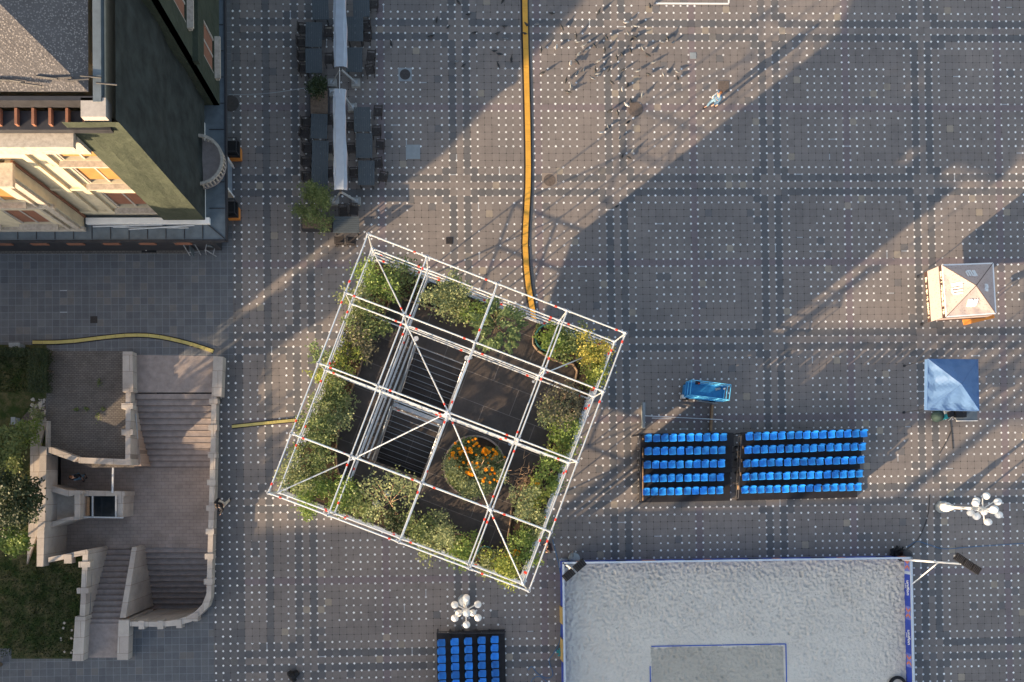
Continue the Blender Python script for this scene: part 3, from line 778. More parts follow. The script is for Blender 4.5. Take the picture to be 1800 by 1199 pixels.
# unseen screens added below the deck to cast the tower's broad shadow
M['shade_screen'] = simple("grey_shade_screen", (.20, .20, .21), .8, .1)
rs = random.Random(4)
def shade_screen(a0, b0, a1, b1, z0, z1, fill=.86):
    p, q = S(a0, b0, 0), S(a1, b1, 0); L = (q - p).length; n_ = max(2, int(L / .55)); m2 = MB(); m2.mat(M['shade_screen'])
    for k in range(n_):
        if rs.random() < fill:
            s0, s1 = p.lerp(q, k / n_), p.lerp(q, (k + (1.02 if rs.random() < (.97 if fill > .95 else .6) else .75)) / n_); zz = z1 - (rs.uniform(0, 1.2) if rs.random() < .15 else 0)
            m2.bar(V(s0.x, s0.y, (z0 + zz) / 2), V(s1.x, s1.y, (z0 + zz) / 2), .04, zz - z0)
    m2.build("shade_screen", None, tower)
n1, n2, n3 = NOD[1], NOD[2], NOD[3]
shade_screen(n1, n1, n1, SL - .1, 2.5, 7.9, 1.0); shade_screen(n1, SL - .1, n2, SL - .1, 2.4, 7.9, 1.0); shade_screen(n2, SL - .1, n3, SL - .1, 2.6, 7.9, 1.0); shade_screen(n3, SL - .1, n3 + 1.5, SL - .1, 2.8, 7.6, 1.0); shade_screen(n3 + 1.5, SL - .1, SL, SL - .1, 2.9, 6.0, .7)

# ---------------------------------------------------------------- foliage
LM = {
 'bright': leafmat("bright_leaves", (.13, .21, .045), (.30, .38, .10), .45),
 'olive': leafmat("olive_leaves", (.11, .16, .05), (.27, .31, .12), .4),
 'silver': leafmat("silvery_leaves", (.17, .215, .09), (.38, .40, .19), .4),
 'purple': leafmat("purple_leaves", (.085, .085, .05), (.20, .18, .11), .3),
 'yellow': leafmat("yellow_leaves", (.40, .35, .06), (.65, .56, .14), .4),
 'lime': leafmat("lime_leaves", (.20, .26, .05), (.40, .42, .10), .45),
 'deep': leafmat("deep_green_leaves", (.018, .036, .012), (.05, .07, .024), .2),
 'frond': leafmat("pinnate_leaves", (.15, .22, .08), (.27, .33, .14), .45),
}
def leaf(mb, p, L, w, rnd, droop=.0):
    t = rnd.uniform(0, 2 * math.pi); el = rnd.uniform(-.35, .9)
    d = V(math.cos(t) * math.cos(el), math.sin(t) * math.cos(el), math.sin(el)); s_ = d.cross(V(rnd.uniform(-.5, .5), rnd.uniform(-.5, .5), 1)).normalized() * w / 2
    mb.add([p, p + d * L * .45 - s_, p + d * L, p + d * L * .45 + s_], [(0, 1, 2, 3)])
def foliage(rnd, r, h, n, L=.13, w=.075, lumps=7, spread=.75, hollow=.35):
    """leaf clumps scattered through an uneven crown centred on the origin"""
    mb = MB(); cs = []
    for _ in range(lumps):
        t = rnd.uniform(0, 6.283); q = math.sqrt(rnd.random()) * r * spread
        cs.append((V(q * math.cos(t), q * math.sin(t), rnd.uniform(-.35, .5) * h), rnd.uniform(.28, .55) * r))
    sub = []
    for c, cr in cs:
        for _ in range(max(4, int(9 * cr / .4))):
            d = V(rnd.gauss(0, 1), rnd.gauss(0, 1), rnd.gauss(0, .8)).normalized() * cr * rnd.uniform(hollow, 1.1); sub.append(c + d)
    for _ in range(n):
        c = rnd.choice(sub); g = .085 + .05 * r
        leaf(mb, c + V(rnd.gauss(0, g), rnd.gauss(0, g), rnd.gauss(0, g * .8)), L * rnd.uniform(.6, 1.3), w * rnd.uniform(.7, 1.2), rnd)
    return mb, cs
def stems(rnd, base, cs, r0=.03, n=5):
    mb = MB()
    for c, cr in cs[:n]:
        mid_ = base.lerp(c, .5) + V(rnd.uniform(-.1, .1), rnd.uniform(-.1, .1), .1); mb.tube(base, mid_, r0, r0 * .7, 6); mb.tube(mid_, c, r0 * .7, r0 * .3, 6)
        for _ in range(3): e_ = c + V(rnd.uniform(-1, 1), rnd.uniform(-1, 1), rnd.uniform(0, .8)) * cr * .7; mb.tube(c, e_, r0 * .35, r0 * .12, 4)
    return mb
def shrub(px, py, zc, r, h, kind, n, label, name="shrub", cat="shrub", L=.13, w=.075, group=None, ground_z=DZ + .3, lumps=7, spread=.75):
    rn = random.Random(int(px * 31 + py)); p = W(px, py, zc); base = V(p.x, p.y, ground_z)
    t = thing(name, label, cat, base, 0, group); mb, cs = foliage(rn, r, h, n, L, w, lumps, spread)
    dz = zc - ground_z; mb.v = [(v_[0], v_[1], max(v_[2] + dz, .02)) for v_ in mb.v]
    mb.build("foliage", LM[kind], t); stems(rn, V(0, 0, 0), [(c + V(0, 0, dz), cr) for c, cr in cs], .02 + .012 * r).build("stem", M['trunk'], t)
    return t
# garden beds: wavy strips inside the deck edge (a gap on the north side)
def bedw(s_, k): return 1.35 + .32 * math.sin(s_ * 1.15 + k) + .16 * math.sin(s_ * 2.7 + 2 * k)
def loc(px, py): return Sinv(W(px, py, DZ + .3))
N_in = [loc(*p) for p in ((650, 560), (676, 500), (703, 520), (735, 535), (762, 545), (795, 552), (826, 565), (845, 585), (850, 572), (838, 548))]
bed = thing("garden_bed", "wavy edged planting bed of dark soil running round the garden deck", "planting bed")
def inset_poly():
    """inner edge of the beds in deck coordinates traced along the deck, clockwise from the gap in the north side"""
    pts = [loc(*p) for p in ((942, 575), (937, 590), (938, 605), (946, 616), (965, 628), (990, 638), (1008, 640), (1015, 652), (1012, 668), (1003, 682), (993, 700), (985, 722), (975, 745), (966, 770), (962, 800), (950, 812), (937, 825), (925, 845), (912, 868), (900, 890), (898, 915), (893, 942), (893, 958), (885, 972), (868, 972), (850, 963), (833, 950), (815, 940), (795, 938), (776, 935), (745, 928), (718, 915), (690, 902), (664, 888), (640, 870), (618, 862), (600, 845), (593, 825), (590, 800), (592, 775), (598, 745), (605, 715), (620, 680), (632, 650), (640, 620), (650, 595), (672, 560), (685, 530), (700, 520), (725, 530), (750, 538), (775, 545), (800, 552), (825, 565), (845, 577), (858, 580), (868, 570), (880, 560), (886, 552))]
    return pts
IN = inset_poly()
def outp(a_, b_):
    """matching point on the outer deck edge"""
    c = SL / 2; dx, dy = a_ - c, b_ - c; k = (c - .12) / max(abs(dx), abs(dy)); return c + dx * k, c + dy * k
mb = MB(); mb.mat(M['soil']); ed = MB(); ed.mat(simple('bed_edging', (.17, .12, .085), .8, .25, 6))
for k in range(len(IN) - 1):
    a_, b_ = IN[k], IN[k + 1]; oa, ob = outp(*a_), outp(*b_); corner = []
    # keep the square corners
    for cx_, cy_ in ((.12, .12), (SL - .12, .12), (SL - .12, SL - .12), (.12, SL - .12)):
        on = lambda p, cx_=cx_, cy_=cy_: (abs(p[0] - cx_) < 1e-6, abs(p[1] - cy_) < 1e-6)
        if (on(oa)[0] and on(ob)[1]) or (on(oa)[1] and on(ob)[0]):
            if abs(oa[0] - ob[0]) > 1e-6 and abs(oa[1] - ob[1]) > 1e-6: corner = [(cx_, cy_)]
    poly = [a_, b_, ob] + corner + [oa]; mb.prism([tuple(S(x, y, 0)[:2]) for x, y in poly], DZ + .005, DZ + .27)
    ed.bar(S(*a_, DZ + .17), S(*b_, DZ + .17), .04, .33)
mb.build("soil", None, bed); ed.build("edging", None, bed)
PL = [  # px, py, z, r, h, kind, leaves, label
 (652, 498, 9.3, 1.05, 1.1, 'bright', 1500, "tall bright green shrub filling the top left corner of the garden deck"),
 (700, 482, 9.2, .80, .8, 'olive', 900, "small olive shrub just right of the corner shrub on the top edge"),
 (690, 512, 8.8, .55, .6, 'olive', 350, "thin low shrub over bare soil beside the top left brace"),
 (775, 508, 9.3, 1.05, 1.1, 'silver', 1600, "broad silvery green shrub in the middle of the top bed"),
 (803, 530, 9.1, .85, .9, 'silver', 1000, "silvery shrub behind the feathery tree on the top bed"),
 (832, 548, 9.0, .6, .7, 'bright', 500, "low bright shrub left of the feathery tree"),
 (1000, 600, 9.1, .85, .8, 'olive', 1000, "olive shrub between the round pot and the yellow shrub"),
 (985, 612, 8.8, .6, .5, 'bright', 450, "low green shrub with two orange blooms by the top right bed"),
 (1043, 612, 9.4, .8, .8, 'yellow', 900, "golden yellow leaved shrub in the top right corner of the deck"),
 (1042, 645, 9.2, .9, 1.0, 'lime', 1300, "lime green shrub below the yellow corner shrub"),
 (988, 712, 9.3, 1.0, 1.0, 'purple', 1100, "dark purplish shrub in the right hand bed below the corner"),
 (968, 725, 9.2, .7, .8, 'silver', 500, "silvery twiggy shrub leaning out from the dark right hand shrub"),
 (995, 760, 9.0, .8, .9, 'bright', 1000, "fresh green shrub in the middle of the right hand bed"),
 (985, 790, 8.9, .65, .6, 'lime', 500, "small lime shrub under the right hand corner of the flower drum bay"),
 (968, 832, 9.0, .75, .9, 'bright', 900, "upright green shrub in the lower half of the right hand bed"),
 (945, 865, 9.0, .65, .7, 'lime', 550, "small lime shrub with an orange bloom in the right hand bed"),
 (925, 885, 9.2, .8, .9, 'silver', 800, "pale twiggy shrub beside dry brush in the right hand bed"),
 (940, 925, 9.0, .75, .9, 'silver', 800, "silvery shrub overhanging the lower end of the right hand bed"),
 (925, 965, 9.1, .8, .9, 'bright', 1100, "bright green shrub with orange blooms above the bottom corner"),
 (890, 995, 9.2, .95, .9, 'lime', 1500, "lime green shrub filling the bottom corner of the deck"),
 (852, 983, 8.9, .6, .6, 'silver', 500, "small grey green shrub growing in a wire hoop by the bottom corner"),
 (812, 965, 9.0, .75, .8, 'bright', 900, "green shrub along the lower bed left of the wire hoop"),
 (765, 940, 9.2, 1.05, 1.0, 'silver', 1700, "large silvery bush in the middle of the lower bed"),
 (738, 925, 9.2, .8, .9, 'olive', 900, "olive bush left of the large silvery bush on the lower bed"),
 (700, 912, 8.7, .75, .5, 'deep', 700, "low dark green mound in the lower bed"),
 (628, 888, 9.1, .85, .9, 'olive', 1100, "olive shrub in the lower bed between the two left bays"),
 (592, 868, 9.3, 1.0, 1.0, 'bright', 1500, "green bush in the lower left bed beneath the diagonal brace"),
 (552, 872, 9.2, .9, 1.0, 'bright', 1300, "bushy green shrub at the left tip of the deck"),
 (530, 838, 9.3, .95, 1.1, 'silver', 1400, "tall silvery shrub at the left tip of the deck"),
 (548, 800, 9.3, 1.1, 1.1, 'olive', 1800, "large olive shrub in the lower part of the left bed"),
 (562, 757, 9.2, 1.0, 1.1, 'olive', 1500, "olive shrub in the middle of the left bed"),
 (582, 722, 9.2, .95, 1.0, 'silver', 1300, "silvery olive shrub above the middle of the left bed"),
 (580, 688, 9.1, .9, .9, 'olive', 1200, "dense olive shrub by the second post of the left side"),
 (570, 660, 9.0, .6, .7, 'lime', 450, "small lime shrub leaning on the left edge rail"),
 (560, 622, 9.2, .55, .7, 'frond', 300, "sparse light green branch reaching out over the left edge"),
 (613, 632, 9.0, .75, .7, 'lime', 700, "yellowish green shrub below the dark purple shrub"),
 (625, 598, 9.2, .9, .9, 'purple', 1100, "dark purple leaved shrub in the left bed"),
 (648, 565, 9.2, .95, 1.0, 'olive', 1300, "olive shrub above the dark purple one in the left bed"),
 (625, 535, 9.2, .85, .9, 'silver', 900, "silvery shrub between the two upper posts of the left side"),
]
for (px, py, z, r, h, kd, n_, lb) in PL:
    shrub(px, py, z, r, h, kd, int(n_ * 1.02), lb, "garden_shrub", "shrub", group="shrubs in the garden beds", L=.125, w=.07, lumps=9, spread=.8)
# low ground cover between shrubs
mb = MB(); rn = random.Random(8)
for _ in range(4200):
    k = rn.randrange(len(IN) - 1); t = rn.random(); i_ = (IN[k][0] * (1 - t) + IN[k + 1][0] * t, IN[k][1] * (1 - t) + IN[k + 1][1] * t); o_ = outp(*i_); s_ = rn.uniform(.12, .97)
    a_, b_ = i_[0] + (o_[0] - i_[0]) * s_, i_[1] + (o_[1] - i_[1]) * s_
    if math.sin(a_ * 2.1 + 1) + math.sin(b_ * 1.9) < -.75: continue
    leaf(mb, S(a_, b_, DZ + .28 + rn.uniform(0, .22)), rn.uniform(.07, .14), .06, rn)
stuff(mb.build("ground_cover", LM['olive']))
# feathery tree with pinnate fronds
p = W(872, 575, 9.6); rn = random.Random(2); t = thing("feathery_tree", "feathery light green tree with drooping pinnate leaves on the top bed", "tree", V(p.x, p.y, DZ + .3))
mb = MB(); tk = MB(); tk.tube((0, 0, 0), (.05, .05, 1.0), .06, .04)
for k in range(30):
    th = k * 2.399; rr = .25 + .85 * math.sqrt((k % 11) / 11); c0 = V(.05, .05, 1.0 + .4 * rn.random()); e_ = c0 + V(math.cos(th) * rr, math.sin(th) * rr, rn.uniform(-.1, .45))
    tk.tube(c0, e_, .015, .008, 5); d = (e_ - c0); d.z = 0; d.normalize(); sd_ = V(-d.y, d.x, 0)
    for q in range(26):
        tt = q / 13 if q < 13 else (q - 13) / 13; sg = 1 if q < 13 else -1; b0 = e_ - d * .15 + d * .5 * tt; l_ = .17 * (1 - .5 * tt)
        mb.add([b0, b0 + sd_ * sg * l_ * .5 - d * .03, b0 + sd_ * sg * l_ + d * .06 - V(0, 0, .05), b0 + sd_ * sg * l_ * .5 + d * .06], [(0, 1, 2, 3)])
    for _ in range(16): leaf(mb, e_ + V(rn.gauss(0, .13), rn.gauss(0, .13), rn.gauss(0, .08)), .16, .08, rn)
mb.build("crown", LM['frond'], t); tk.build("trunk", M['trunk'], t)
# young tree with orange brown stem in lower bed
p = W(676, 868, 9.9); rn = random.Random(12); base = W(700, 905, DZ + .3); t = thing("young_tree", "young open crowned tree with a thin reddish stem leaning over the lower bed", "tree", base)
off = V(p.x - base.x, p.y - base.y, 0); mb, cs = foliage(rn, 1.15, .9, 900, .12, .08, 12, .9, .6)
mb.v = [(v_[0] + off.x, v_[1] + off.y, v_[2] + 1.6) for v_ in mb.v]; mb.build("crown", LM['silver'], t)
tk = MB(); top = off + V(0, 0, 1.6); tk.tube((0, 0, 0), off * .5 + V(0, 0, .9), .035, .028); tk.tube(off * .5 + V(0, 0, .9), top, .028, .018)
for c, cr in cs: tk.tube(off * .6 + V(0, 0, 1.05), c + off + V(0, 0, 1.6), .015, .006, 5)
tk.build("trunk", M['twig'], t)
# round pots
M['potgreen'] = simple("teal_pot", (.05, .16, .14), .5, .1)
p = W(962, 597, DZ + .28); t = thing("round_pot", "teal rimmed round pot of bright green leaves at the end of the top bed", "plant pot", p)
mb = MB(); mb.mat(M['potgreen']); mb.lathe((0, 0, 0), [(.5, 0), (.6, .45), (.63, .45), (.63, .5), (.57, .5), (.56, .4)], 28); mb.mat(M['soil']); mb.lathe((0, 0, .38), [(.55, 0), (.55, .03)], 24); mb.build("pot", None, t)
mb, cs = foliage(rn, .62, .5, 900, .14, .09, 8, .6); mb.v = [(v_[0] + .05, v_[1] + .05, v_[2] + .85) for v_ in mb.v]; mb.build("foliage", LM['bright'], t)
p = W(853, 974, DZ + .9); mb = MB(); mb.mat(M['potgreen'])
for k in range(24): t0, t1 = k * math.pi / 12, (k + 1) * math.pi / 12; mb.tube(p + V(.34 * math.cos(t0), .34 * math.sin(t0), 0), p + V(.34 * math.cos(t1), .34 * math.sin(t1), 0), .018, n=5)
for k in range(4): t0 = k * math.pi / 2; mb.tube(p + V(.34 * math.cos(t0), .34 * math.sin(t0), -.62), p + V(.34 * math.cos(t0), .34 * math.sin(t0), 0), .012, n=5)
tag(mb.build("plant_hoop", None), "thin green wire hoop round a grey shrub by the bottom corner", "plant support")
for px, py, lb in ((662, 885, "clear plastic jug lying in the lower bed by the young tree"), (681, 868, "crumpled grey plastic sack beneath the young tree")):
    p = W(px, py, DZ + .55); mb = MB(); mb.mat(M['pale'] if 'pale' in M else simple("clear_plastic", (.50, .55, .58), .3, .1)); mb.lathe(p, [(.13, 0), (.16, .06), (.16, .3), (.1, .36), (.05, .4)], 12); tag(mb.build("plastic_jug" if px < 670 else "plastic_sack", None), lb, "container")
# dry brush on the right bed
t = thing("dry_brush", "heap of dry reddish twigs in the right hand bed", "twigs", W(918, 860, DZ + .3)); mb = MB(); rn = random.Random(3)
for _ in range(160): c = V(rn.gauss(0, .28), rn.gauss(0, .55), rn.uniform(.02, .35)); th = rn.uniform(-.6, 1.6); mb.tube(c, c + V(math.cos(th), math.sin(th), rn.uniform(-.2, .4)) * rn.uniform(.2, .5), .012, .004, 4)
mb.build("twig_heap", M['twig'], t)
# flower drum
pc = W(834, 820, DZ + .45); drum = thing("flower_drum", "large round raised planter of orange marigolds and grey green shrubs on the deck", "planter", V(pc.x, pc.y, DZ))
M['rim'] = simple("rim_board", (.20, .165, .145), .7, .2)
mb = MB(); mb.mat(M['rim']); n_ = 40
pr = [(1.42, 0), (1.42, .5), (1.34, .5), (1.34, .36)]; mb.lathe((0, 0, .004), pr, 40); mb.build("rim", None, drum)
mb = MB(); mb.mat(M['soil']); mb.lathe((0, 0, .3), [(1.34, 0), (1.34, .08)], 32); mb.build("soil", None, drum)
rn = random.Random(21)
mb = MB()
for _ in range(4200):
    a_ = rn.uniform(0, 6.283); q = 1.34 * math.sqrt(rn.random()); x, y = q * math.cos(a_), q * math.sin(a_)
    if y > .85 and x > .1: continue
    up = .5 if y < .15 else .3
    leaf(mb, V(x, y, .4 + rn.uniform(0, up)), rn.uniform(.08, .14), .065, rn)
mb.build("marigold_leaves", LM['olive'], drum)
mb = MB()
for cx_, cy_, cz, r_, n_ in ((-.75, -.35, .8, .5, 700), (-.2, -.7, .95, .55, 900), (.35, -.8, .95, .5, 800), (.5, -.25, .85, .4, 450), (-.15, -1.15, .8, .45, 500), (.1, .0, .9, .35, 350), (1.15, -.5, .9, .3, 220), (-.95, .1, .7, .4, 400), (.0, -.45, 1.05, .55, 700), (.85, .1, .7, .35, 250)):
    f_, _ = foliage(rn, r_, .5, n_, .11, .05, 6); mb.v += [(v_[0] + cx_, v_[1] + cy_, v_[2] + cz) for v_ in f_.v]; o_ = len(mb.v) - len(f_.v); mb.f += [tuple(i + o_ for i in f) for f in f_.f]; mb.m += [0] * len(f_.f)
mb.build("shrub_leaves", LM['silver'], drum)
M['marigold'] = simple("marigold_petals", (.85, .36, .01), .6, .15, 9)
tmpl = MB()
for ring_, (rr, zz) in enumerate(((.075, 0), (.055, .03), (.03, .05))):
    for k in range(7):
        t0 = 2 * math.pi * (k + ring_ * .5) / 7; d = V(math.cos(t0), math.sin(t0), 0); s_ = V(-d.y, d.x, 0) * rr * .5
        tmpl.add([V(0, 0, zz - .02), d * rr * .7 - s_ + V(0, 0, zz + .012), d * rr + V(0, 0, zz), d * rr * .7 + s_ + V(0, 0, zz + .012)], [(0, 1, 2, 3)])
fl0 = tmpl.build("flower", M['marigold'], drum)
cl = [(-.95, .62), (-.55, .75), (-.25, .72), (-.35, .95), (.25, .78), (.45, .62), (.15, .55), (.75, .6), (.95, .45), (-.7, .5), (.6, .42), (-.3, .42), (-.05, -.05), (-.2, -.25), (.55, -.15), (.8, -.75), (0, 1.15), (-1.05, .45), (-.3, -.35), (.2, .1), (-.6, .1), (.7, -.3), (.3, -.6), (-.1, .25), (.5, .15)]
for k in range(98):
    cx_, cy_ = cl[k % len(cl)] if k < 70 or k % 3 else cl[k % 14]; o = fl0 if k == 0 else fl0.copy()
    if k: COL.objects.link(o); o.parent = drum
    o.location = (cx_ + rn.gauss(0, .15), cy_ + rn.gauss(0, .11), .84 + rn.uniform(-.08, .06) + (.42 if cy_ < .0 else .12 if cy_ < .3 else 0)); o.scale = [rn.uniform(.75, 1.1)] * 3; o.rotation_euler = (rn.uniform(-.4, .4), rn.uniform(-.4, .4), rn.uniform(0, 3))
mb = MB()
for p_, q_ in (((.1, -.25, .9), (.38, .25, 1.35)), ((.15, -.2, .9), (.62, -.02, 1.2)), ((-.3, .05, .85), (.4, -.05, 1.0)), ((.9, .1, .8), (1.3, .3, 1.1)), ((1.0, -.3, .8), (1.6, -.2, 1.2)), ((1.0, -.5, .8), (1.5, -.7, 1.1))): mb.tube(p_, q_, .02, .012, 5)
mb.build("dry_stem", M['twig'], drum)
for k, (px, py, lb) in enumerate(((1006 - 31, 612, "pair of orange blooms in the top bed beside the round pot"), (943, 851, "orange bloom in the right hand bed"), (908, 972, "orange bloom standing up in the bottom corner bed"), (893, 981, "orange bloom low in the bottom corner bed"))):
    mb = MB(); p = W(px, py, 9.15)
    for q in range(3): mb.v += [(v_[0] * 1.3 + p.x + rn.uniform(-.12, .12), v_[1] * 1.3 + p.y + rn.uniform(-.08, .08), v_[2] + p.z) for v_ in tmpl.v]; mb.f += [tuple(i + q * len(tmpl.v) for i in f) for f in tmpl.f]; mb.m += [0] * len(tmpl.f)
    mb.tube(p, V(p.x, p.y, DZ + .3), .012, n=4)
    tag(mb.build("flower", M['marigold']), lb, "flower", "orange blooms in the beds")
# ---------------------------------------------------------------- plaza furniture
# awnings
M['awn'] = simple("pale_awning_cloth", (.50, .55, .62), .7, .06, 3)
M['awn2'] = simple("awning_edge", (.55, .45, .44), .7, .06, 3)
M['concrete'] = simple("concrete_block", (.30, .30, .29), .9, .15, 6, fine=.2)
def awning(y0, y1, feet, label):
    z = 2.6; p, q = W(597.5, y0, z), W(597, y1, z); L = (q - p).length; c = (p + q) / 2
    t = thing("folded_awning", label, "awning", V(c.x, c.y, 0), 0, "folded awnings over the cafe tables")
    mb = MB(); nseg = 60; prof = [(-.34, -.12), (-.33, .0), (-.24, .03), (-.22, .07), (.2, .07), (.22, .03), (.33, .0), (.34, -.12)]
    vs = []
    for k in range(nseg + 1):
        y = -L / 2 + L * k / nseg
        for i_, (x, zz) in enumerate(prof):
            w = .018 * math.sin(k * .33 + i_) + .03 * math.sin(k * .11) * (x > .2)
            vs.append((x + w, y, z + zz + .006 * math.sin(k * .9 + i_ * 2)))
    n_ = len(prof); mb.mat(M['awn'])
    for k in range(nseg):
        for i_ in range(n_ - 1):
            mb.mat(M['awn2'] if i_ >= n_ - 2 else M['awn']); a_ = k * n_ + i_; mb.f.append((a_, a_ + n_, a_ + n_ + 1, a_ + 1)); mb.m.append(mb.cm)
    mb.v = vs; mb.build("cloth", None, t)
    mb = MB(); mb.mat(M['dark']); mb.bar((0, -L / 2 - .1, z - .08), (0, L / 2 + .1, z - .08), .12, .12); mb.build("ridge_bar", None, t)
    for (fx, fy, top) in feet:
        g = W(fx, fy, 0); l = V(g.x - c.x, g.y - c.y, .25); mb = MB(); mb.mat(M['alu2']); mb.bar(V(0, top * L / 2 + top * .05, z - .1), l, .1, .06); mb.build("leg", None, t)
        mb = MB(); mb.mat(M['concrete']); mb.box((l.x, l.y, .14), (.48, .42, .28)); mb.mat(M['alu2']); mb.box((l.x, l.y, .3), (.2, .2, .04)); mb.build("foot", None, t)
awning(-70, 118, ((585, 149, -1), (626, 149, -1)), "pale folded awning running out of the top edge of the photo between dark tables")
awning(157, 334, ((584, 166, 1), (620, 192, 1), (589, 356, -1), (627, 356, -1)), "pale folded awning below the first one, ending near the large bush")
def rope(name, pts, r, mat, label, cat, z=.02):
    mb = MB(); pp = [W(x, y, z if len(k) == 0 else k[0]) for x, y, *k in pts]
    sm = []
    for i in range(len(pp) - 1):
        p0, p1, p2, p3 = pp[max(i - 1, 0)], pp[i], pp[i + 1], pp[min(i + 2, len(pp) - 1)]
        for s_ in range(5):
            t = s_ / 5; sm.append(.5 * ((2 * p1) + (p2 - p0) * t + (2 * p0 - 5 * p1 + 4 * p2 - p3) * t * t + (3 * p1 - p0 - 3 * p2 + p3) * t ** 3))
    sm.append(pp[-1]); mb.path(sm, r, 5); return tag(mb.build(name, mat), label, cat)
rope("rope", [(402, 166, 2.4), (440, 166, 2.3), (480, 163, 2.3), (535, 155, 2.4)], .013, M['pale'], "thin white rope stretched from the building to the bush by the awnings", "rope")
rope("rope", [(597, 119, 2.6), (597, 140, 2.55), (597, 163, 2.7)], .015, M['white'], "short white cord tying the two folded awnings together", "rope")
# tables and chairs
M['tabletop'] = simple("dark_table_top", (.065, .078, .088), .5, .1, 4)
t0 = thing("cafe_table", "x", "table", (0, 0, 0), 0, "dark slatted tables under the awnings")
mb = MB(); mb.mat(M['tabletop'])
for k in range(8): mb.box((-.4 + k * .1135 + .002, 0, .745), (.104, 1.36, .03))
mb.build("table_top", None, t0)
for sx_ in (-.34, .34):
    for sy_ in (-.58, .58):
        mb = MB(); mb.mat(M['dark']); mb.bar((sx_, sy_, 0), (sx_, sy_, .73), .05, .05); mb.build("leg", None, t0)
c0 = thing("cafe_chair", "x", "chair", (0, 0, 0), 0, "dark cafe chairs around the tables")
mb = MB(); mb.mat(M['rattan'] if 'rattan' in M else simple("dark_rattan", (.045, .038, .036), .7, .2, 20)); RM = mb.mats[0]
for k in range(6): mb.box((0, -.2 + k * .08, .45), (.46, .07, .03))
mb.build("seat", None, c0)
mb = MB(); mb.mat(RM); mb.bar((-.23, -.26, .86), (.23, -.26, .86), .05, .05)
for k in range(5): mb.bar((-.2 + k * .1, -.23, .46), (-.2 + k * .1, -.27, .85), .06, .02)
mb.build("backrest", None, c0)
mb = MB(); mb.mat(RM)
mb = None
for s_ in (-.25, .25): mb = MB(); mb.mat(RM); mb.bar((s_, -.24, .66), (s_, .2, .64), .05, .04); mb.bar((s_, .19, .45), (s_, .19, .66), .04, .04); mb.build("armrest", None, c0)
for sx_ in (-.21, .21):
    for sy_ in (-.2, .2):
        mb = MB(); mb.mat(RM); mb.bar((sx_, sy_, 0), (sx_ * .96, sy_ * .96, .45), .035, .035); mb.build("leg", None, c0)
cm = child_map()
TB = [(563, 13, "dark table in the left row, cut by the top edge of the photo"), (551.5, 61, "second dark table of the left row from the top edge"), (551.5, 107, "dark table of the left row just above the small bush"),
      (635, 8, "dark table in the right row, cut by the top edge of the photo"), (624, 51, "second dark table of the right row from the top edge"), (622.5, 105, "dark table of the right row beside the upper awning's end"),
      (561, 222, "dark table of the left row just below the brown soil planter"), (563, 269, "middle dark table of the left row beside the lower awning"), (562, 312, "last dark table of the left row above the large bush"),
      (636.5, 210, "first dark table right of the lower awning"), (640, 256, "middle dark table right of the lower awning"), (644, 304, "last dark table right of the lower awning")]
for k, (px, py, lb) in enumerate(TB):
    p = W(px, py, .75); o = t0 if k == 0 else dup(t0, (0, 0, 0), None, None, cm); o.location = (p.x, p.y, 0); o.rotation_euler = (0, 0, R(random.uniform(-2.5, 2.5))); o['label'] = lb
p = W(608.5, 395, .75); o = dup(t0, (p.x, p.y, 0), R(90), "dark table standing crosswise below the awning next to the large bush", cm); o.scale = (1, 1.05, 1)
CH = [(657, 8, 90, "dark chair right of the table at the very top edge"), (644, 48, 95, "dark chair facing the second right hand table, upper one"), (645, 66, 85, "dark chair facing the second right hand table, lower one"),
      (652, 100, 80, "dark chair pulled out from the third right hand table"), (650, 124, 100, "dark chair askew below the third right hand table"), (664, 197, 90, "dark chair right of the first table beside the lower awning"),
      (662, 232, 90, "dark chair at the upper end of the middle right hand table"), (668, 256, 85, "dark chair set back from the middle right hand table"), (664, 288, 90, "dark chair at the upper end of the last right hand table"), (673, 312, 75, "dark chair furthest to the right of the last right hand table"),
      (533, 52, -90, "dark chair left of the second table in the left row"), (531, 76, -95, "dark chair at the lower end of the second left row table"), (532, 100, -85, "dark chair left of the third table in the left row"), (534, 122, -90, "dark chair left of the small bush planter"),
      (539, 216, -90, "dark chair left of the table under the soil planter"), (536, 236, -95, "dark chair at the lower end of the table under the soil planter"), (541, 262, -90, "dark chair left of the middle left row table"), (539, 286, -85, "dark chair between the middle and last left row tables"), (540, 312, -90, "dark chair left of the last left row table"),
      (577, 212, 90, "dark chair tucked between the left row and the lower awning, upper one"), (578, 262, 90, "dark chair tucked between the left row and the lower awning, middle one"), (578, 305, 90, "dark chair tucked between the left row and the lower awning, lower one"),
      (616, 222, -90, "dark chair tucked under the right side of the lower awning, upper one"), (618, 262, -90, "dark chair tucked under the right side of the lower awning, middle one"), (623, 305, -90, "dark chair tucked under the right side of the lower awning, lower one"),
      (577, 58, 90, "dark chair under the left side of the upper awning"), (578, 105, 90, "dark chair under the upper awning beside the third left table"), (604, 372, 180, "dark chair above the crosswise table"), (622, 370, 170, "dark chair at the right end above the crosswise table"),
      (597, 423, 5, "dark chair below the crosswise table, left one"), (618, 424, -8, "dark chair below the crosswise table, right one")]
for k, (px, py, rz_, lb) in enumerate(CH):
    p = W(px, py, .45); o = c0 if k == 0 else dup(c0, (0, 0, 0), None, None, cm); o.location = (p.x, p.y, 0); o.rotation_euler = (0, 0, R(rz_ + random.uniform(-6, 6))); o['label'] = lb
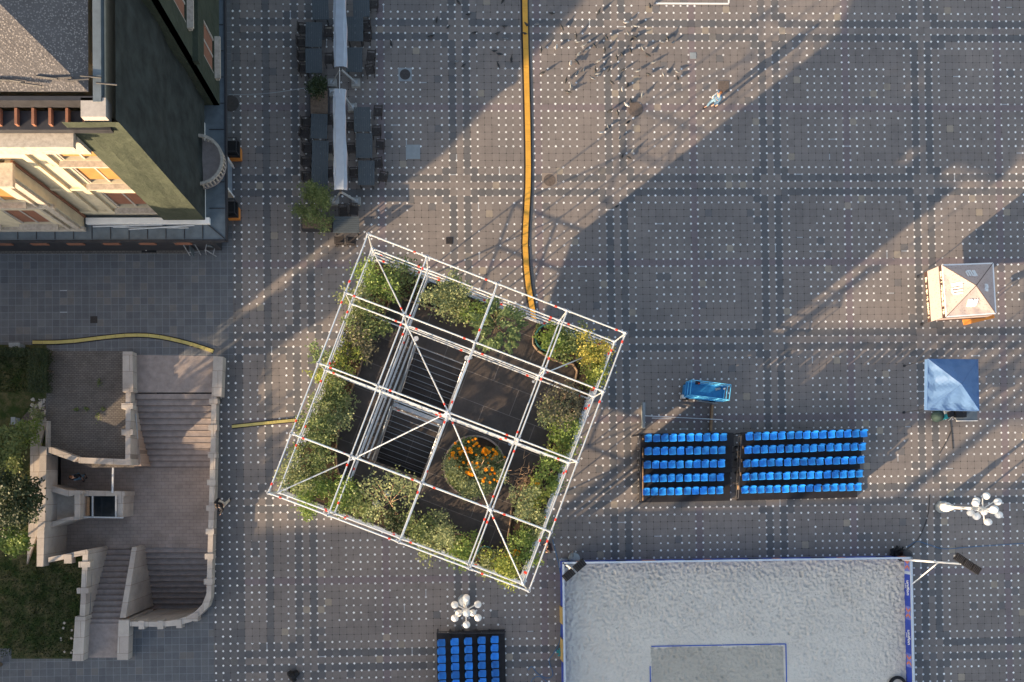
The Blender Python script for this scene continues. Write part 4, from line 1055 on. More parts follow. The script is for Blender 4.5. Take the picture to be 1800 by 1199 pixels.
# planters with bushes
def boxplant(px, py, sx_, sy_, bpx, bpy, r, kind, n, label, soil=True):
    p = W(px, py, .5); t = thing("bush_planter", label, "planter", V(p.x, p.y, 0)); mb = MB(); mb.mat(M['dark']); mb.box((0, 0, .25), (sx_, sy_, .5)); mb.build("box", None, t)
    mb = MB(); mb.mat(simple("dry_soil", (.16, .115, .085), .95, .3, 8, fine=.4)); mb.box((0, 0, .47), (sx_ - .1, sy_ - .1, .1)); mb.build("soil", None, t)
    rn = random.Random(int(px)); q = W(bpx, bpy, 1.2); mb, cs = foliage(rn, r, r * .9, n, .13, .075, 11, .8); mb.v = [(v_[0] + q.x - p.x, v_[1] + q.y - p.y, v_[2] + 1.2) for v_ in mb.v]; mb.build("foliage", LM[kind], t)
    stems(rn, V(0, 0, .5), [(c + V(q.x - p.x, q.y - p.y, 1.2), cr) for c, cr in cs], .03).build("stem", M['trunk'], t)
boxplant(561, 178, 1.05, 1.5, 553, 152, .55, 'deep', 1100, "low planter of dry soil with a small dark bush beside the awning legs")
boxplant(557, 392, 1.7, .7, 549, 364, 1.12, 'olive', 2800, "large dense bush in a low box at the lower end of the awnings")
# covers and grates set in the paving
def cover(px, py, r, square, mat, label, frame=None, cat="manhole cover"):
    p = W(px, py, 0); mb = MB()
    if frame: mb.mat(frame); mb.box((p.x, p.y, .004), (r * 2.5, r * 2.5, .008))
    mb.mat(mat)
    if square: mb.box((p.x, p.y, .008), (2 * r, 2 * r, .012))
    else: mb.lathe((p.x, p.y, 0), [(r, .0), (r, .014)], 28)
    return tag(mb.build("manhole_cover", None), label, cat)
M['iron'] = simple("cast_iron", (.05, .045, .045), .6, .25, 9, fine=.3)
M['iron2'] = simple("rusty_iron", (.12, .095, .08), .7, .25, 9, fine=.3)
cover(712, 131, .30, False, M['iron'], "round iron manhole cover in a pale square frame in the shade", M['pale'])
cover(1117, 192, .42, False, M['iron2'], "large round brown manhole cover among the pigeons")
cover(406, 182, .45, False, M['iron'], "large dark manhole cover next to the building canopy")
cover(966, 317, .34, False, M['iron2'], "round manhole cover just right of the orange cable ramp", simple("worn_frame", (.24, .2, .17), .8, .1))
cover(1272, 152, .31, True, M['iron2'], "square brown hatch beside the walking man")
cover(726, 267, .40, True, M['pale'], "pale bluish square slab set in the shaded paving", None, "slab")
cover(1218, 98, .18, True, M['pale'], "small pale square slab right of the pigeon flock", None, "slab")
def grate(px, py, s_, label):
    p = W(px, py, 0); t = thing("drain_grate", label, "drain grate", p); mb = MB(); mb.mat(M['black']); mb.box((0, 0, .004), (s_, s_, .008)); mb.build("frame", None, t); mb = MB(); mb.mat(M['iron'])
    for k in range(6): mb.box((-s_ / 2 + (k + .5) * s_ / 6, 0, .014), (s_ * .05, s_ * .9, .012)); mb.box((0, -s_ / 2 + (k + .5) * s_ / 6, .015), (s_ * .9, s_ * .05, .012))
    mb.build("grille", None, t)
grate(790, 423, .38, "square drain grate left of the scaffold's top corner in the sun"); grate(165, 562, .38, "square drain grate in the dark slabs above the yellow cable ramp")
mb = MB(); mb.mat(M['white']); q = [W(1153, 6, 0), W(1281, 6, 0), W(1281, -30, 0)]
mb.box(((q[0].x + q[1].x) / 2, q[0].y, .004), (q[1].x - q[0].x, .09, .008)); mb.box((q[1].x, (q[1].y + q[2].y) / 2, .005), (.09, abs(q[2].y - q[1].y), .008)); struct(mb.build("painted_line", None))
# cable ramps
def ramp_line(pts, w, seg, mat, label):
    pp = [W(x, y, 0) for x, y in pts]; sm = []
    for i in range(len(pp) - 1):
        p0, p1, p2, p3 = pp[max(i - 1, 0)], pp[i], pp[i + 1], pp[min(i + 2, len(pp) - 1)]
        n_ = max(1, int((p2 - p1).length / seg))
        for s_ in range(n_):
            t = s_ / n_; sm.append(.5 * ((2 * p1) + (p2 - p0) * t + (2 * p0 - 5 * p1 + 4 * p2 - p3) * t * t + (3 * p1 - p0 - 3 * p2 + p3) * t ** 3))
    sm.append(pp[-1]); t = thing("cable_ramp", label, "cable ramp", sm[0]); o = sm[0]; mb = MB(); mb.mat(M['black']); ml = MB(); ml.mat(mat)
    for a_, b_ in zip(sm[:-1], sm[1:]):
        d = (b_ - a_).normalized(); n = V(-d.y, d.x, 0); a2, b2 = a_ - o, b_ - o - d * .012
        vs = []
        for c in (a2, b2): vs += [c - n * w / 2, c - n * w * .32 + V(0, 0, .05), c + n * w * .32 + V(0, 0, .05), c + n * w / 2]
        mb.add(vs, [(0, 1, 5, 4), (1, 2, 6, 5), (2, 3, 7, 6), (0, 3, 2, 1), (4, 5, 6, 7)])
        ml.bar(a2 + V(0, 0, .055), b2 + V(0, 0, .055), w * .60, .014)
        for k in range(4):
            c = a2.lerp(b2, (k + .5) / 4); ml.box((c.x, c.y, .064), (.04, w * .5, .008), math.atan2(d.y, d.x))
    mb.build("base", None, t); ml.build("lid", None, t)
M['rampor'] = simple("orange_yellow_lid", (.62, .33, .05), .55, .12, 2, fine=.1); M['rampye'] = simple("yellow_lid", (.44, .37, .13), .55, .12, 2, fine=.1)
ramp_line([(922, -20), (923.5, 60), (925, 120), (928, 250), (928, 330), (923, 430), (929, 505), (936, 545), (941, 585)], .48, .9, M['rampor'], "long wide orange cable ramp running from the top edge to the scaffold tower")
ramp_line([(58, 602), (98, 602), (130, 600), (170, 595), (220, 590), (262, 590), (300, 596), (340, 606), (376, 618)], .30, .5, M['rampye'], "curved narrow yellow cable ramp above the sunken stairwell")
ramp_line([(408, 750), (465, 744), (524, 738)], .26, .5, M['rampye'], "short narrow yellow cable ramp left of the scaffold tower")
# signs near the canopy
for px, py, rz_, lb in ((343, 440, 4, "light metal framed menu board standing below the dark canopy"), (373, 440, 80, "folded metal easel leaning sideways near the canopy corner")):
    t = thing("menu_easel", lb, "easel", W(px, py, 0), R(rz_)); mb = MB(); mb.mat(M['alu2'])
    for s_ in (-.3, .3): mb.bar((s_, -.28, 0), (s_, 0, 1.1), .04, .04); mb.bar((s_, .28, 0), (s_, .02, 1.1), .04, .04)
    mb.bar((-.3, 0, 1.1), (.3, 0, 1.1), .04, .04); mb.bar((-.3, -.2, .3), (.3, -.2, .3), .04, .03); mb.build("frame", None, t)
    mb = MB(); mb.mat(M['slate']); mb.bar((0, -.03, 1.0), (0, -.24, .25), .56, .03) if rz_ < 50 else mb.bar((0, -.03, 1.0), (0, -.12, .65), .3, .03); mb.build("board", None, t)
p = W(262, 438, 0); mb = MB(); mb.mat(M['black']); mb.box((p.x, p.y, .012), (.82, .4, .024)); mb.mat(M['white']); mb.lathe((p.x - .15, p.y - .05, .026), [(.05, 0), (.04, .05)], 10); tag(mb.build("door_mat", None), "black rectangular mat with a small white cup on it below the canopy", "mat")
p = W(36, 611, 0); mb = MB(); mb.mat(simple("grey_plate", (.22, .24, .25), .7, .15, 9)); mb.box((p.x, p.y, .31), (.52, .26, .62)); mb.box((p.x, p.y, .63), (.58, .32, .04)); tag(mb.build("utility_box", None), "small grey utility box set in the hedge at the left edge", "utility box")
p = W(32, 741, 0); mb = MB(); mb.mat(M['pale']); mb.box((p.x, p.y, .25), (.2, .36, .5)); mb.box((p.x, p.y, .52), (.24, .4, .04)); tag(mb.build("marker_stone", None), "small pale upright stone beside the garden path", "stone")

# ---------------------------------------------------------------- grandstands
M['seat'] = simple("blue_seat_plastic", (.014, .20, .64), .3, .2, 2.5, spec=.5, fine=.1)
M['stand'] = simple("black_stand_boards", (.018, .017, .020), .65, .3, 2, fine=.3)
_m = M['seat']; _nt = _m.node_tree; _b = _nt.nodes['Principled BSDF']; _l = _b.inputs['Base Color'].links[0].from_socket; _oi = _nt.nodes.new("ShaderNodeObjectInfo"); _n = _nt.nodes.new("ShaderNodeVectorMath"); _n.operation = 'SCALE'
_nt.links.new(_l, _n.inputs[0]); _nt.links.new((X(_nt, _oi.outputs['Random']) * .5 + .72).s, _n.inputs['Scale']); _nt.links.new(_n.outputs[0], _b.inputs['Base Color'])
def seat_mesh():
    mb = MB(); mb.mat(M['seat']); n = 8; prof = []   # section along depth: front lip, pan, rise, back
    sec = [(-.20, .395), (-.21, .43), (-.17, .44), (-.05, .425), (.10, .42), (.15, .445), (.175, .52), (.195, .66), (.205, .72), (.225, .70), (.23, .60)]
    vs = []
    for (y, z) in sec:
        for i in range(n + 1):
            u = -1 + 2 * i / n; hw = .196 - (.07 * max(0, (z - .6) / .12) ** 2 if y > .15 else 0); e_ = abs(u) ** 3
            vs.append((u * hw, y - (.05 * e_ if y > .15 else 0) + (.02 * e_ if y < -.15 else 0), z + .035 * e_ * (y < .15) - (.05 * e_ if z > .65 else 0)))
    mb.add(vs, [(j * (n + 1) + i, j * (n + 1) + i + 1, (j + 1) * (n + 1) + i + 1, (j + 1) * (n + 1) + i) for j in range(len(sec) - 1) for i in range(n)])
    mb.mat(M['dark']); mb.box((0, 0, .2), (.08, .25, .4))
    me = mb.build("seat", None, None, smooth=True); return me
seat0 = seat_mesh(); seat_me = seat0.data; bpy.data.objects.remove(seat0)
def stand(rows, nseat, rot, zs, parent, grp=5, zoff=.42):
    for (s_, e_), z, c_ in zip(rows, zs, range(99)):
        P, Q = W(s_[0], s_[1], z + zoff), W(e_[0], e_[1], z + zoff)
        for k in range(nseat):
            t = k / (nseat - 1); p = P.lerp(Q, t); d = (Q - P).normalized(); p += d * (.035 * ((k // grp) - (nseat - 1) / 2 / grp))
            o = bpy.data.objects.new("seat", seat_me); COL.objects.link(o); o.parent = parent; o.location = (p.x, p.y, z); o.rotation_euler = (R(random.uniform(-1, 1)), 0, rot + R(random.uniform(-2, 2))); o.scale = (1, random.uniform(.97, 1.03), 1)
zs = [1.0, .8, .6, .4, .2]
A = [((1140.3, 770.3), (1270.7, 768.4)), ((1139.9, 793.5), (1268.2, 791.6)), ((1138.6, 817.3), (1267.5, 815)), ((1137.9, 841), (1265.5, 838.8)), ((1136.7, 864.4), (1264.3, 861.8))]
Bq = [((1318, 767.4), (1517, 762)), ((1315.9, 790.9), (1514, 785)), ((1313.7, 814.6), (1511.5, 808.7)), ((1312, 838), (1508.8, 832.7)), ((1310.3, 861), (1506.6, 856))]
def decks(rows, zs, parent, ext0, ext1, depth, fwd):
    mb = MB(); mb.mat(M['stand'])
    for k, ((s_, e_), z) in enumerate(zip(rows, zs)):
        P, Q = W(s_[0], s_[1], z + .42), W(e_[0], e_[1], z + .42); P.z = Q.z = 0; d = (Q - P).normalized(); n = V(d.y, -d.x, 0) * fwd
        a_, b_ = P - d * ext0, Q + d * ext1; back, front = -.26, depth - .26
        if k == len(rows) - 1: front += .12
        mb.prism([tuple((a_ + n * back)[:2]), tuple((b_ + n * back)[:2]), tuple((b_ + n * front)[:2]), tuple((a_ + n * front)[:2])], z - .06, z)
        mb.bar(a_ + n * (front - .02) + V(0, 0, z / 2 - .03), b_ + n * (front - .02) + V(0, 0, z / 2 - .03), .03, z - .07)
        mb.mat(M['dark']); 
        for t in (0, .33, .66, 1): c = (a_ + n * (back + .05)).lerp(b_ + n * (back + .05), t); mb.bar(c, c + V(0, 0, z - .06), .05, .05)
        mb.mat(M['stand'])
    mb.build("platform", None, parent)
sa = thing("grandstand", "left hand grandstand block with ten blue seats in each of five rows", "grandstand"); stand(A, 10, R(.8), zs, sa); decks(A, zs, sa, .33, .75, .745, 1)
sb = thing("grandstand", "right hand grandstand block with fifteen blue seats in each of five rows", "grandstand"); stand(Bq, 15, R(1.5), zs, sb); decks(Bq, zs, sb, .33, .22, .745, 1)
def sidewall(parent, pts, zt, r=.03, mat='dark'):
    mb = MB(); mb.mat(M[mat]); a_, b_ = W(*pts[0], zt[0]), W(*pts[1], zt[1]); a0, b0 = V(a_.x, a_.y, 0), V(b_.x, b_.y, 0)
    mb.tube(a_, b_, r, n=6)
    for t in (0, .25, .5, .75, 1): c, c2 = a_.lerp(b_, t), a0.lerp(b0, t); mb.tube(c2, c, .022, n=6)
    mb.tube(a_ - V(0, 0, .4), b_ - V(0, 0, .3), .018, n=5); mb.build("side_rail", None, parent)
sidewall(sa, ((1124.5, 764), (1127, 880)), (1.9, 1.0)); sidewall(sb, ((1303, 766), (1298, 876)), (1.7, .8))
mb = MB(); mb.mat(M['wood'])
for k in range(4): p = W(1303 - k * 1.6 - 1, 783 + k * 24, .5 - .1 * k); mb.box((p.x, p.y, .6 - .15 * k), (.06, .36, .5))
mb.build("step_edge", None, sb)
mb = MB(); mb.mat(M['wood']); p0, p1 = W(1130, 770, 1.0), W(1130, 880, .3); mb.bar(p0, p1, .04, .04); p0, p1 = W(1125, 762.5, 1.6), W(1278, 760, 1.6); mb.mat(M['dark']); mb.tube(p0, p1, .025); mb.tube(p0 - V(0, 0, .5), p1 - V(0, 0, .5), .02)
for t in (0, .25, .5, .75, 1): c = p0.lerp(p1, t); mb.tube(V(c.x, c.y, 0), c, .022)
mb.build("back_rail", None, sa)
Cc = [((776, 1129.7), (778.5, 1260)), ((799.6, 1128), (802.3, 1259)), ((823, 1127), (825.6, 1258)), ((846.5, 1125.3), (849, 1257)), ((869.3, 1124), (871.8, 1256))]
sc_ = thing("grandstand", "grandstand of blue seats facing right, cut by the photo's bottom edge below a lamp", "grandstand"); stand(Cc, 10, R(90), zs, sc_, 99); 
decks(Cc, zs, sc_, .45, .3, .745, -1)
mb = MB(); mb.mat(M['dark']); p0, p1 = W(770, 1113, 1.2), W(886, 1113, .6); mb.tube(p0, p1, .025); mb.tube(p0 - V(0, 0, .5), p1 - V(0, 0, .3), .02)
for t in (0, .33, .66, 1): c = p0.lerp(p1, t); mb.tube(V(c.x, c.y, 0), c, .022)
mb.build("side_rail", None, sc_)

# ---------------------------------------------------------------- sand court
from mathutils import noise as mn
SZ, FT = .35, .95
x0 = W(992.5, 1090, FT).x; x1 = W(1591, 1090, SZ).x; y1 = W(1290, 986.5, FT).y; y0 = y1 - 14.5
def sandmat(name, c1, c2):
    m, nt, b = new_mat(name, .95, .1)
    c = mix(nt, ramp(noise(nt, .5, 4), .35, .65), c1, c2); c = mix(nt, ramp(noise(nt, 7.0, 6, rough=.75), .35, .7) * .3, c, tuple(k * .75 for k in c1))
    nt.links.new(c, b.inputs['Base Color']); bump(nt, b, noise(nt, 9.0, 5, rough=.65) + noise(nt, 35.0, 2) * .3, .9, .06); return m
M['sand'] = sandmat("pale_grey_sand", (.62, .575, .51), (.68, .635, .565)); M['sand2'] = sandmat("damp_sand", (.44, .405, .345), (.52, .48, .41))
cx0, cx1 = W(1142, 1136, SZ).x, W(1381, 1132, SZ).x; cy1 = W(1260, 1134, SZ).y
nx, ny = 400, 290; vs = []; HH = [0.0] * ((nx + 1) * (ny + 1)); rnp = random.Random(77)
stx, sty = (x1 - x0) / nx, (y1 - y0) / ny
for _ in range(13000):                      # trodden pits with raised rims
    px_, py_ = rnp.uniform(x0, x1), y0 + (y1 - y0) * (rnp.random() ** .75); r_ = rnp.uniform(.075, .15); el = rnp.uniform(.5, 1.0); th = rnp.gauss(.5, .6); dp = rnp.uniform(.007, .026) * (.45 + .9 * ((py_ - y0) / (y1 - y0)) ** 2)
    if py_ < cy1 + .45 and cx0 - .45 < px_ < cx1 + .45 and not (cx0 < px_ < cx1 and py_ < cy1) and rnp.random() < .9: continue
    c_, s_ = math.cos(th), math.sin(th); i0, j0 = int((px_ - x0) / stx), int((py_ - y0) / sty); rr_ = int(r_ * 1.7 / stx) + 1
    for jj in range(max(0, j0 - rr_), min(ny, j0 + rr_) + 1):
        for ii in range(max(0, i0 - rr_), min(nx, i0 + rr_) + 1):
            dx_, dy_ = x0 + ii * stx - px_, y0 + jj * sty - py_; q_ = math.hypot((dx_ * c_ + dy_ * s_) / r_, (-dx_ * s_ + dy_ * c_) / (r_ * el))
            if q_ < 1.6: HH[jj * (nx + 1) + ii] += dp * (-(1 - q_ * q_) if q_ < 1 else (.55 * (1.6 - q_) * (q_ - 1) * 8))
for j in range(ny + 1):
    for i in range(nx + 1):
        x, y = x0 + stx * i, y0 + sty * j
        vs.append((x, y, SZ + 1.3 * HH[j * (nx + 1) + i] + .02 * mn.noise(Vector((x * 3, y * 3, 2))) + .03 * mn.noise(Vector((x * .5, y * .5, 5)))))
mb = MB(); mb.mat(M['sand']); mb.v = vs
for j in range(ny):
    for i in range(nx):
        a_ = j * (nx + 1) + i; x, y = vs[a_][:2]; ins = cx0 + .05 + .08 * mn.noise(Vector((0, y, 3))) < x < cx1 - .15 and y < cy1 - .12 + .12 * mn.noise(Vector((x, 0, 2)))
        mb.mat(M['sand2'] if ins else M['sand']); mb.f.append((a_, a_ + 1, a_ + nx + 2, a_ + nx + 1)); mb.m.append(mb.cm)
struct(mb.build("sand", None, smooth=True))
M['tape'] = simple("blue_tape", (.02, .09, .42), .5, .05)
tape = thing("court_line_tape", "blue boundary tape marking the inner rectangle of the sand court", "tape")
for a_, b_ in (((cx0, cy1), (cx1, cy1)), ((cx0, cy1), (cx0, y0)), ((cx1, cy1), (cx1, y0))):
    mb = MB(); mb.mat(M['tape']); n_ = 90; k = 0
    for k in range(n_):
        pa, pb = V(*a_, 0).lerp(V(*b_, 0), k / n_), V(*a_, 0).lerp(V(*b_, 0), (k + 1) / n_)
        if mn.noise(Vector((pa.x * .6, pa.y * .6, 7))) > .22: continue
        mb.bar(V(pa.x, pa.y, SZ + .03), V(pb.x, pb.y, SZ + .03), .055, .008)
    mb.build("line", None, tape)
court = thing("sand_court_fence", "low fence with blue banners and a pale top rail round the grey sand court", "fence")
M['banner'] = simple("blue_banner", (.035, .07, .40), .5, .2, 2); M['rail'] = simple("pale_rail", (.50, .56, .64), .5, .08); M['ochre'] = simple("ochre_board", (.48, .33, .12), .7, .12)
M['banner2'] = simple("light_blue_banner", (.16, .2, .55), .5, .2, 3); M['coral'] = simple("coral_print", (.62, .2, .10), .5, .1)
def wallseg(name, a_, b_, th, zt, mat, sections=None):
    mb = MB(); mb.mat(mat); mb.bar(V(a_[0], a_[1], zt / 2), V(b_[0], b_[1], zt / 2), th, zt); return mb.build(name, None, court)
wallseg("banner", (x0 - .04, y0), (x0 - .04, y1 + .06), .05, FT - .05, M['banner']); wallseg("banner", (x0 - .06, y1 + .04), (x1 + .06, y1 + .04), .05, FT - .05, M['banner']); wallseg("banner", (x1 + .04, y0), (x1 + .04, y1 - .9), .05, FT - .05, M['banner']); wallseg("white_panel", (x1 + .04, y1 - .9), (x1 + .04, y1 + .01), .05, FT - .05, M['rail'])
wallseg("ochre_board", (x0 - .1, W(0, 1113, .5).y), (x0 - .1, W(0, 1083, .5).y), .05, .8, M['ochre']); wallseg("ochre_board", (x0 - .1, W(0, 1180, .5).y), (x0 - .1, W(0, 1140, .5).y), .05, .8, M['ochre'])
mb = MB(); mb.mat(M['rail'])
for a_, b_ in (((x0 - .04, y0), (x0 - .04, y1 + .07)), ((x0 - .08, y1 + .04), (x1 + .08, y1 + .04)), ((x1 + .05, y0), (x1 + .05, y1 + .07))): mb.bar(V(*a_, FT), V(*b_, FT), .10, .09)
mb.build("top_rail", None, court)
# coloured prints and lettering on the inside of the right hand banner, coral marks on the others
xb = x1 + .04 - .025
def inner(y, z): return V(xb - .012, y, z)
for py in (1016, 1104, 1190):
    yc = W(0, py, .6).y; mb = MB(); mb.mat(M['banner2'])
    mb.add([inner(yc + .38, .40), inner(yc - .38, .40), inner(yc - .38, .88), inner(yc + .38, .88)], [(0, 1, 2, 3)])
    mb.mat(M['coral'])
    for s_ in (-1, 1): mb.add([inner(yc + s_ * .30, .44) - V(.004, 0, 0), inner(yc + s_ * .16, .44) - V(.004, 0, 0), inner(yc + s_ * .02, .66) - V(.004, 0, 0), inner(yc + s_ * .16, .86) - V(.004, 0, 0), inner(yc + s_ * .32, .86) - V(.004, 0, 0), inner(yc + s_ * .15, .66) - V(.004, 0, 0)], [(0, 1, 2, 3, 4, 5)])
    mb.build("print", None, court)
def lettering(txt, size, mat, parent, mtx, name="lettering", th=.004):
    cu = bpy.data.curves.new(name, 'FONT'); cu.body = txt; cu.size = size; cu.extrude = th; cu.align_x = 'CENTER'; cu.align_y = 'CENTER'; cu.offset = size * .02
    o = bpy.data.objects.new(name, cu); COL.objects.link(o); cu.materials.append(mat); bpy.context.view_layer.update(); me = bpy.data.meshes.new_from_object(o.evaluated_get(bpy.context.evaluated_depsgraph_get())); bpy.data.objects.remove(o); o = bpy.data.objects.new(name, me); COL.objects.link(o); o.parent = parent; o.matrix_local = mtx; return o
M['ink'] = simple("white_lettering", (.8, .8, .8), .5, .02)
for py in (1059, 1149):
    yc = W(0, py, .7).y
    mt = Matrix(((0, 0, -1, xb - .016), (-1, 0, 0, yc), (0, 1, 0, .68), (0, 0, 0, 1)))
    lettering("unifon", .34, M['ink'], court, mt)
    mt2 = mt.copy(); mt2.translation = (xb - .016, yc + .1, .47); lettering("arena", .12, M['ink'], court, mt2)
rn = random.Random(4)
for k in range(16):
    mb = MB(); x = x0 + 1.0 + k * 1.2 + rn.uniform(-.2, .2); mb.mat(M['coral'] if k % 3 == 0 else M['banner2'] if k % 3 == 1 else M['black']); mb.box((x, y1 + .075, .62), (rn.uniform(.3, .8), .02, .5)); mb.build("outer_print", None, court)
# floodlight masts
M['head'] = simple("floodlight_body", (.02, .02, .022), .4, .15)
def mast(base, head, zh, headrot, n_, label, brace, strut=None):
    b0 = W(*base, 0); brace = brace if strut is None else tuple(W(*strut, .95) - b0); h = W(*head, zh); t = thing("floodlight_mast", label, "floodlight", b0); H_ = V(h.x - b0.x, h.y - b0.y, zh)
    mb = MB(); mb.mat(M['white']); mb.tube((0, 0, 0), (H_.x * .92, H_.y * .92, zh), .06, .045, 10); mb.mat(M['alu2']); mb.box((0, 0, .03), (.5, .5, .06)); mb.build("pole", None, t)
    mb = MB(); mb.mat(M['white']); mb.tube(brace, (H_.x * .92 * .62, H_.y * .92 * .62, zh * .62), .03); mb.build("brace", None, t)
    c, s_ = math.cos(R(headrot)), math.sin(R(headrot)); mb = MB(); mb.mat(M['alu2']); mb.bar(V(H_.x - c * .75, H_.y - s_ * .75, zh - .05), V(H_.x + c * .75, H_.y + s_ * .75, zh - .05), .07, .07); mb.build("crossbar", None, t)
    for k in range(n_):
        q = (k - (n_ - 1) / 2) * (1.5 / n_); m2 = MB(); m2.mat(M['head']); m2.box((H_.x + c * q, H_.y + s_ * q, zh + .03), (1.3 / n_, .38, .14), R(headrot)); m2.mat(M['dark'])
        for f_ in range(5): m2.box((H_.x + c * (q - .5 / n_ + f_ / n_ * .25), H_.y + s_ * (q - .5 / n_ + f_ / n_ * .25), zh + .12), (.02, .34, .06), R(headrot))
        m2.build("floodlight", None, t)
mast((991, 990), (1009, 1002), 3.2, 40, 2, "white floodlight mast with two black lamps at the court's top left corner", (.05, -.55, .95))
mast((1580, 983), (1700, 991), 5.3, -34, 3, "tall white floodlight mast with black lamps at the court's top right corner", (.95, -1.5, .9), (1603, 1027))
p = W(1009, 981, .3); mb = MB(); mb.mat(M['pale']); mb.lathe((p.x, p.y, 0), [(.27, 0), (.3, .1), (.3, .5), (.22, .56), (.1, .6)], 18); mb.mat(M['dark']); mb.tube((p.x - .1, p.y + .1, .6), (p.x - .2, p.y + .5, 1.1), .02); tag(mb.build("ballast_drum", None), "grey round ballast drum by the court's top left corner", "drum")
p = W(1592, 976, .3); mb = MB(); mb.mat(M['dark']); mb.lathe((p.x, p.y, 0), [(.3, 0), (.33, .1), (.33, .45), (.2, .55)], 18); tag(mb.build("ballast_drum", None), "dark round ballast drum by the court's top right corner", "drum")
def tangle(px, py, r, n, mat, label, cat, z=.12, tr=.025):
    rn = random.Random(int(px)); p = W(px, py, 0); mb = MB(); mb.mat(mat)
    last = V(0, 0, z)
    for k in range(n):
        nx_ = V(rn.gauss(0, r), rn.gauss(0, r), abs(rn.gauss(z, z * .7)) + tr); mb.tube(last, nx_, tr, n=5); last = nx_
    mb.v = [(v_[0] + p.x, v_[1] + p.y, v_[2]) for v_ in mb.v]; return tag(mb.build(cat.replace(' ', '_'), None), label, cat)
tangle(1574, 972, .22, 60, M['black'], "black tangle of cables beside the court's top right corner", "cable coil", .2, .045)
M['teal'] = simple("teal_hose", (.03, .28, .33), .4, .1); M['hoseb'] = simple("blue_hose", (.04, .16, .34), .5, .1)
tangle(986, 1144, .17, 40, M['teal'], "coiled teal hose lying by the left fence of the sand court", "hose coil", .08)
rope("hose", [(971, 948), (978, 975), (985, 1010), (987, 1060), (986, 1100), (983, 1130), (972, 1150), (965, 1162), (972, 1185), (962, 1192), (945, 1184), (935, 1172), (928, 1178)], .016, M['hoseb'], "thin blue hose winding along the left side of the sand court", "hose")
rope("cable", [(962, 1199), (950, 1190), (938, 1192), (930, 1205)], .016, M['hoseb'], "loop of thin blue cable at the bottom edge left of the court", "cable")
rope("cable", [(1594, 962), (1612, 952), (1634, 958), (1660, 965), (1700, 962), (1800, 955)], .014, M['hoseb'], "thin dark cable running right from the court's corner", "cable")
rope("cable", [(1634, 870), (1632, 900), (1625, 925), (1612, 950), (1594, 966)], .014, M['black'], "black cable from the right hand street lamp to the court corner", "cable")
rope("cable", [(1669, 735), (1672, 755), (1675, 790)], .014, M['black'], "black cable trailing down from the blue tent", "cable")
rope("cable", [(1672, 757), (1664, 775), (1650, 800)], .012, M['black'], "thin cable branching off left below the blue tent", "cable")
p = W(516, 1187, 0); t = thing("black_rubbish_sacks", "pile of black rubbish sacks near the bottom edge of the photo", "rubbish sacks", p); rn = random.Random(9)
for k, (dx, dy, r_) in enumerate(((0, 0, .24), (-.16, .12, .17), (.17, .14, .18), (.05, -.2, .15))):
    mb = MB(); mb.mat(M['black']); mb.ball((0, 0, 0), r_, 14, r_ * 1.2); mb.v = [(dx + v_[0] * (1 + .22 * mn.noise(Vector(v_) * 9 + Vector((k, 0, 0)))), dy + v_[1] * (1 + .22 * mn.noise(Vector(v_) * 9)), max(.0, r_ + v_[2])) for v_ in mb.v]; mb.tube((dx, dy, r_ * 2), (dx + .04, dy, r_ * 2 + .12), .03, .05, 6); mb.build("sack", None, t)
p = W(1580, 1199, .4); mb = MB(); mb.mat(M['black'])
for k in range(20): t0_, t1_ = k * math.pi / 10, (k + 1) * math.pi / 10; mb.tube((p.x - .1 + .42 * math.cos(t0_), p.y - .15 + .42 * math.sin(t0_), .45), (p.x - .1 + .42 * math.cos(t1_), p.y - .15 + .42 * math.sin(t1_), .45), .09, n=8)
tag(mb.build("rubber_ring", None), "black rubber ring lying on the sand at the bottom right of the court", "ring")

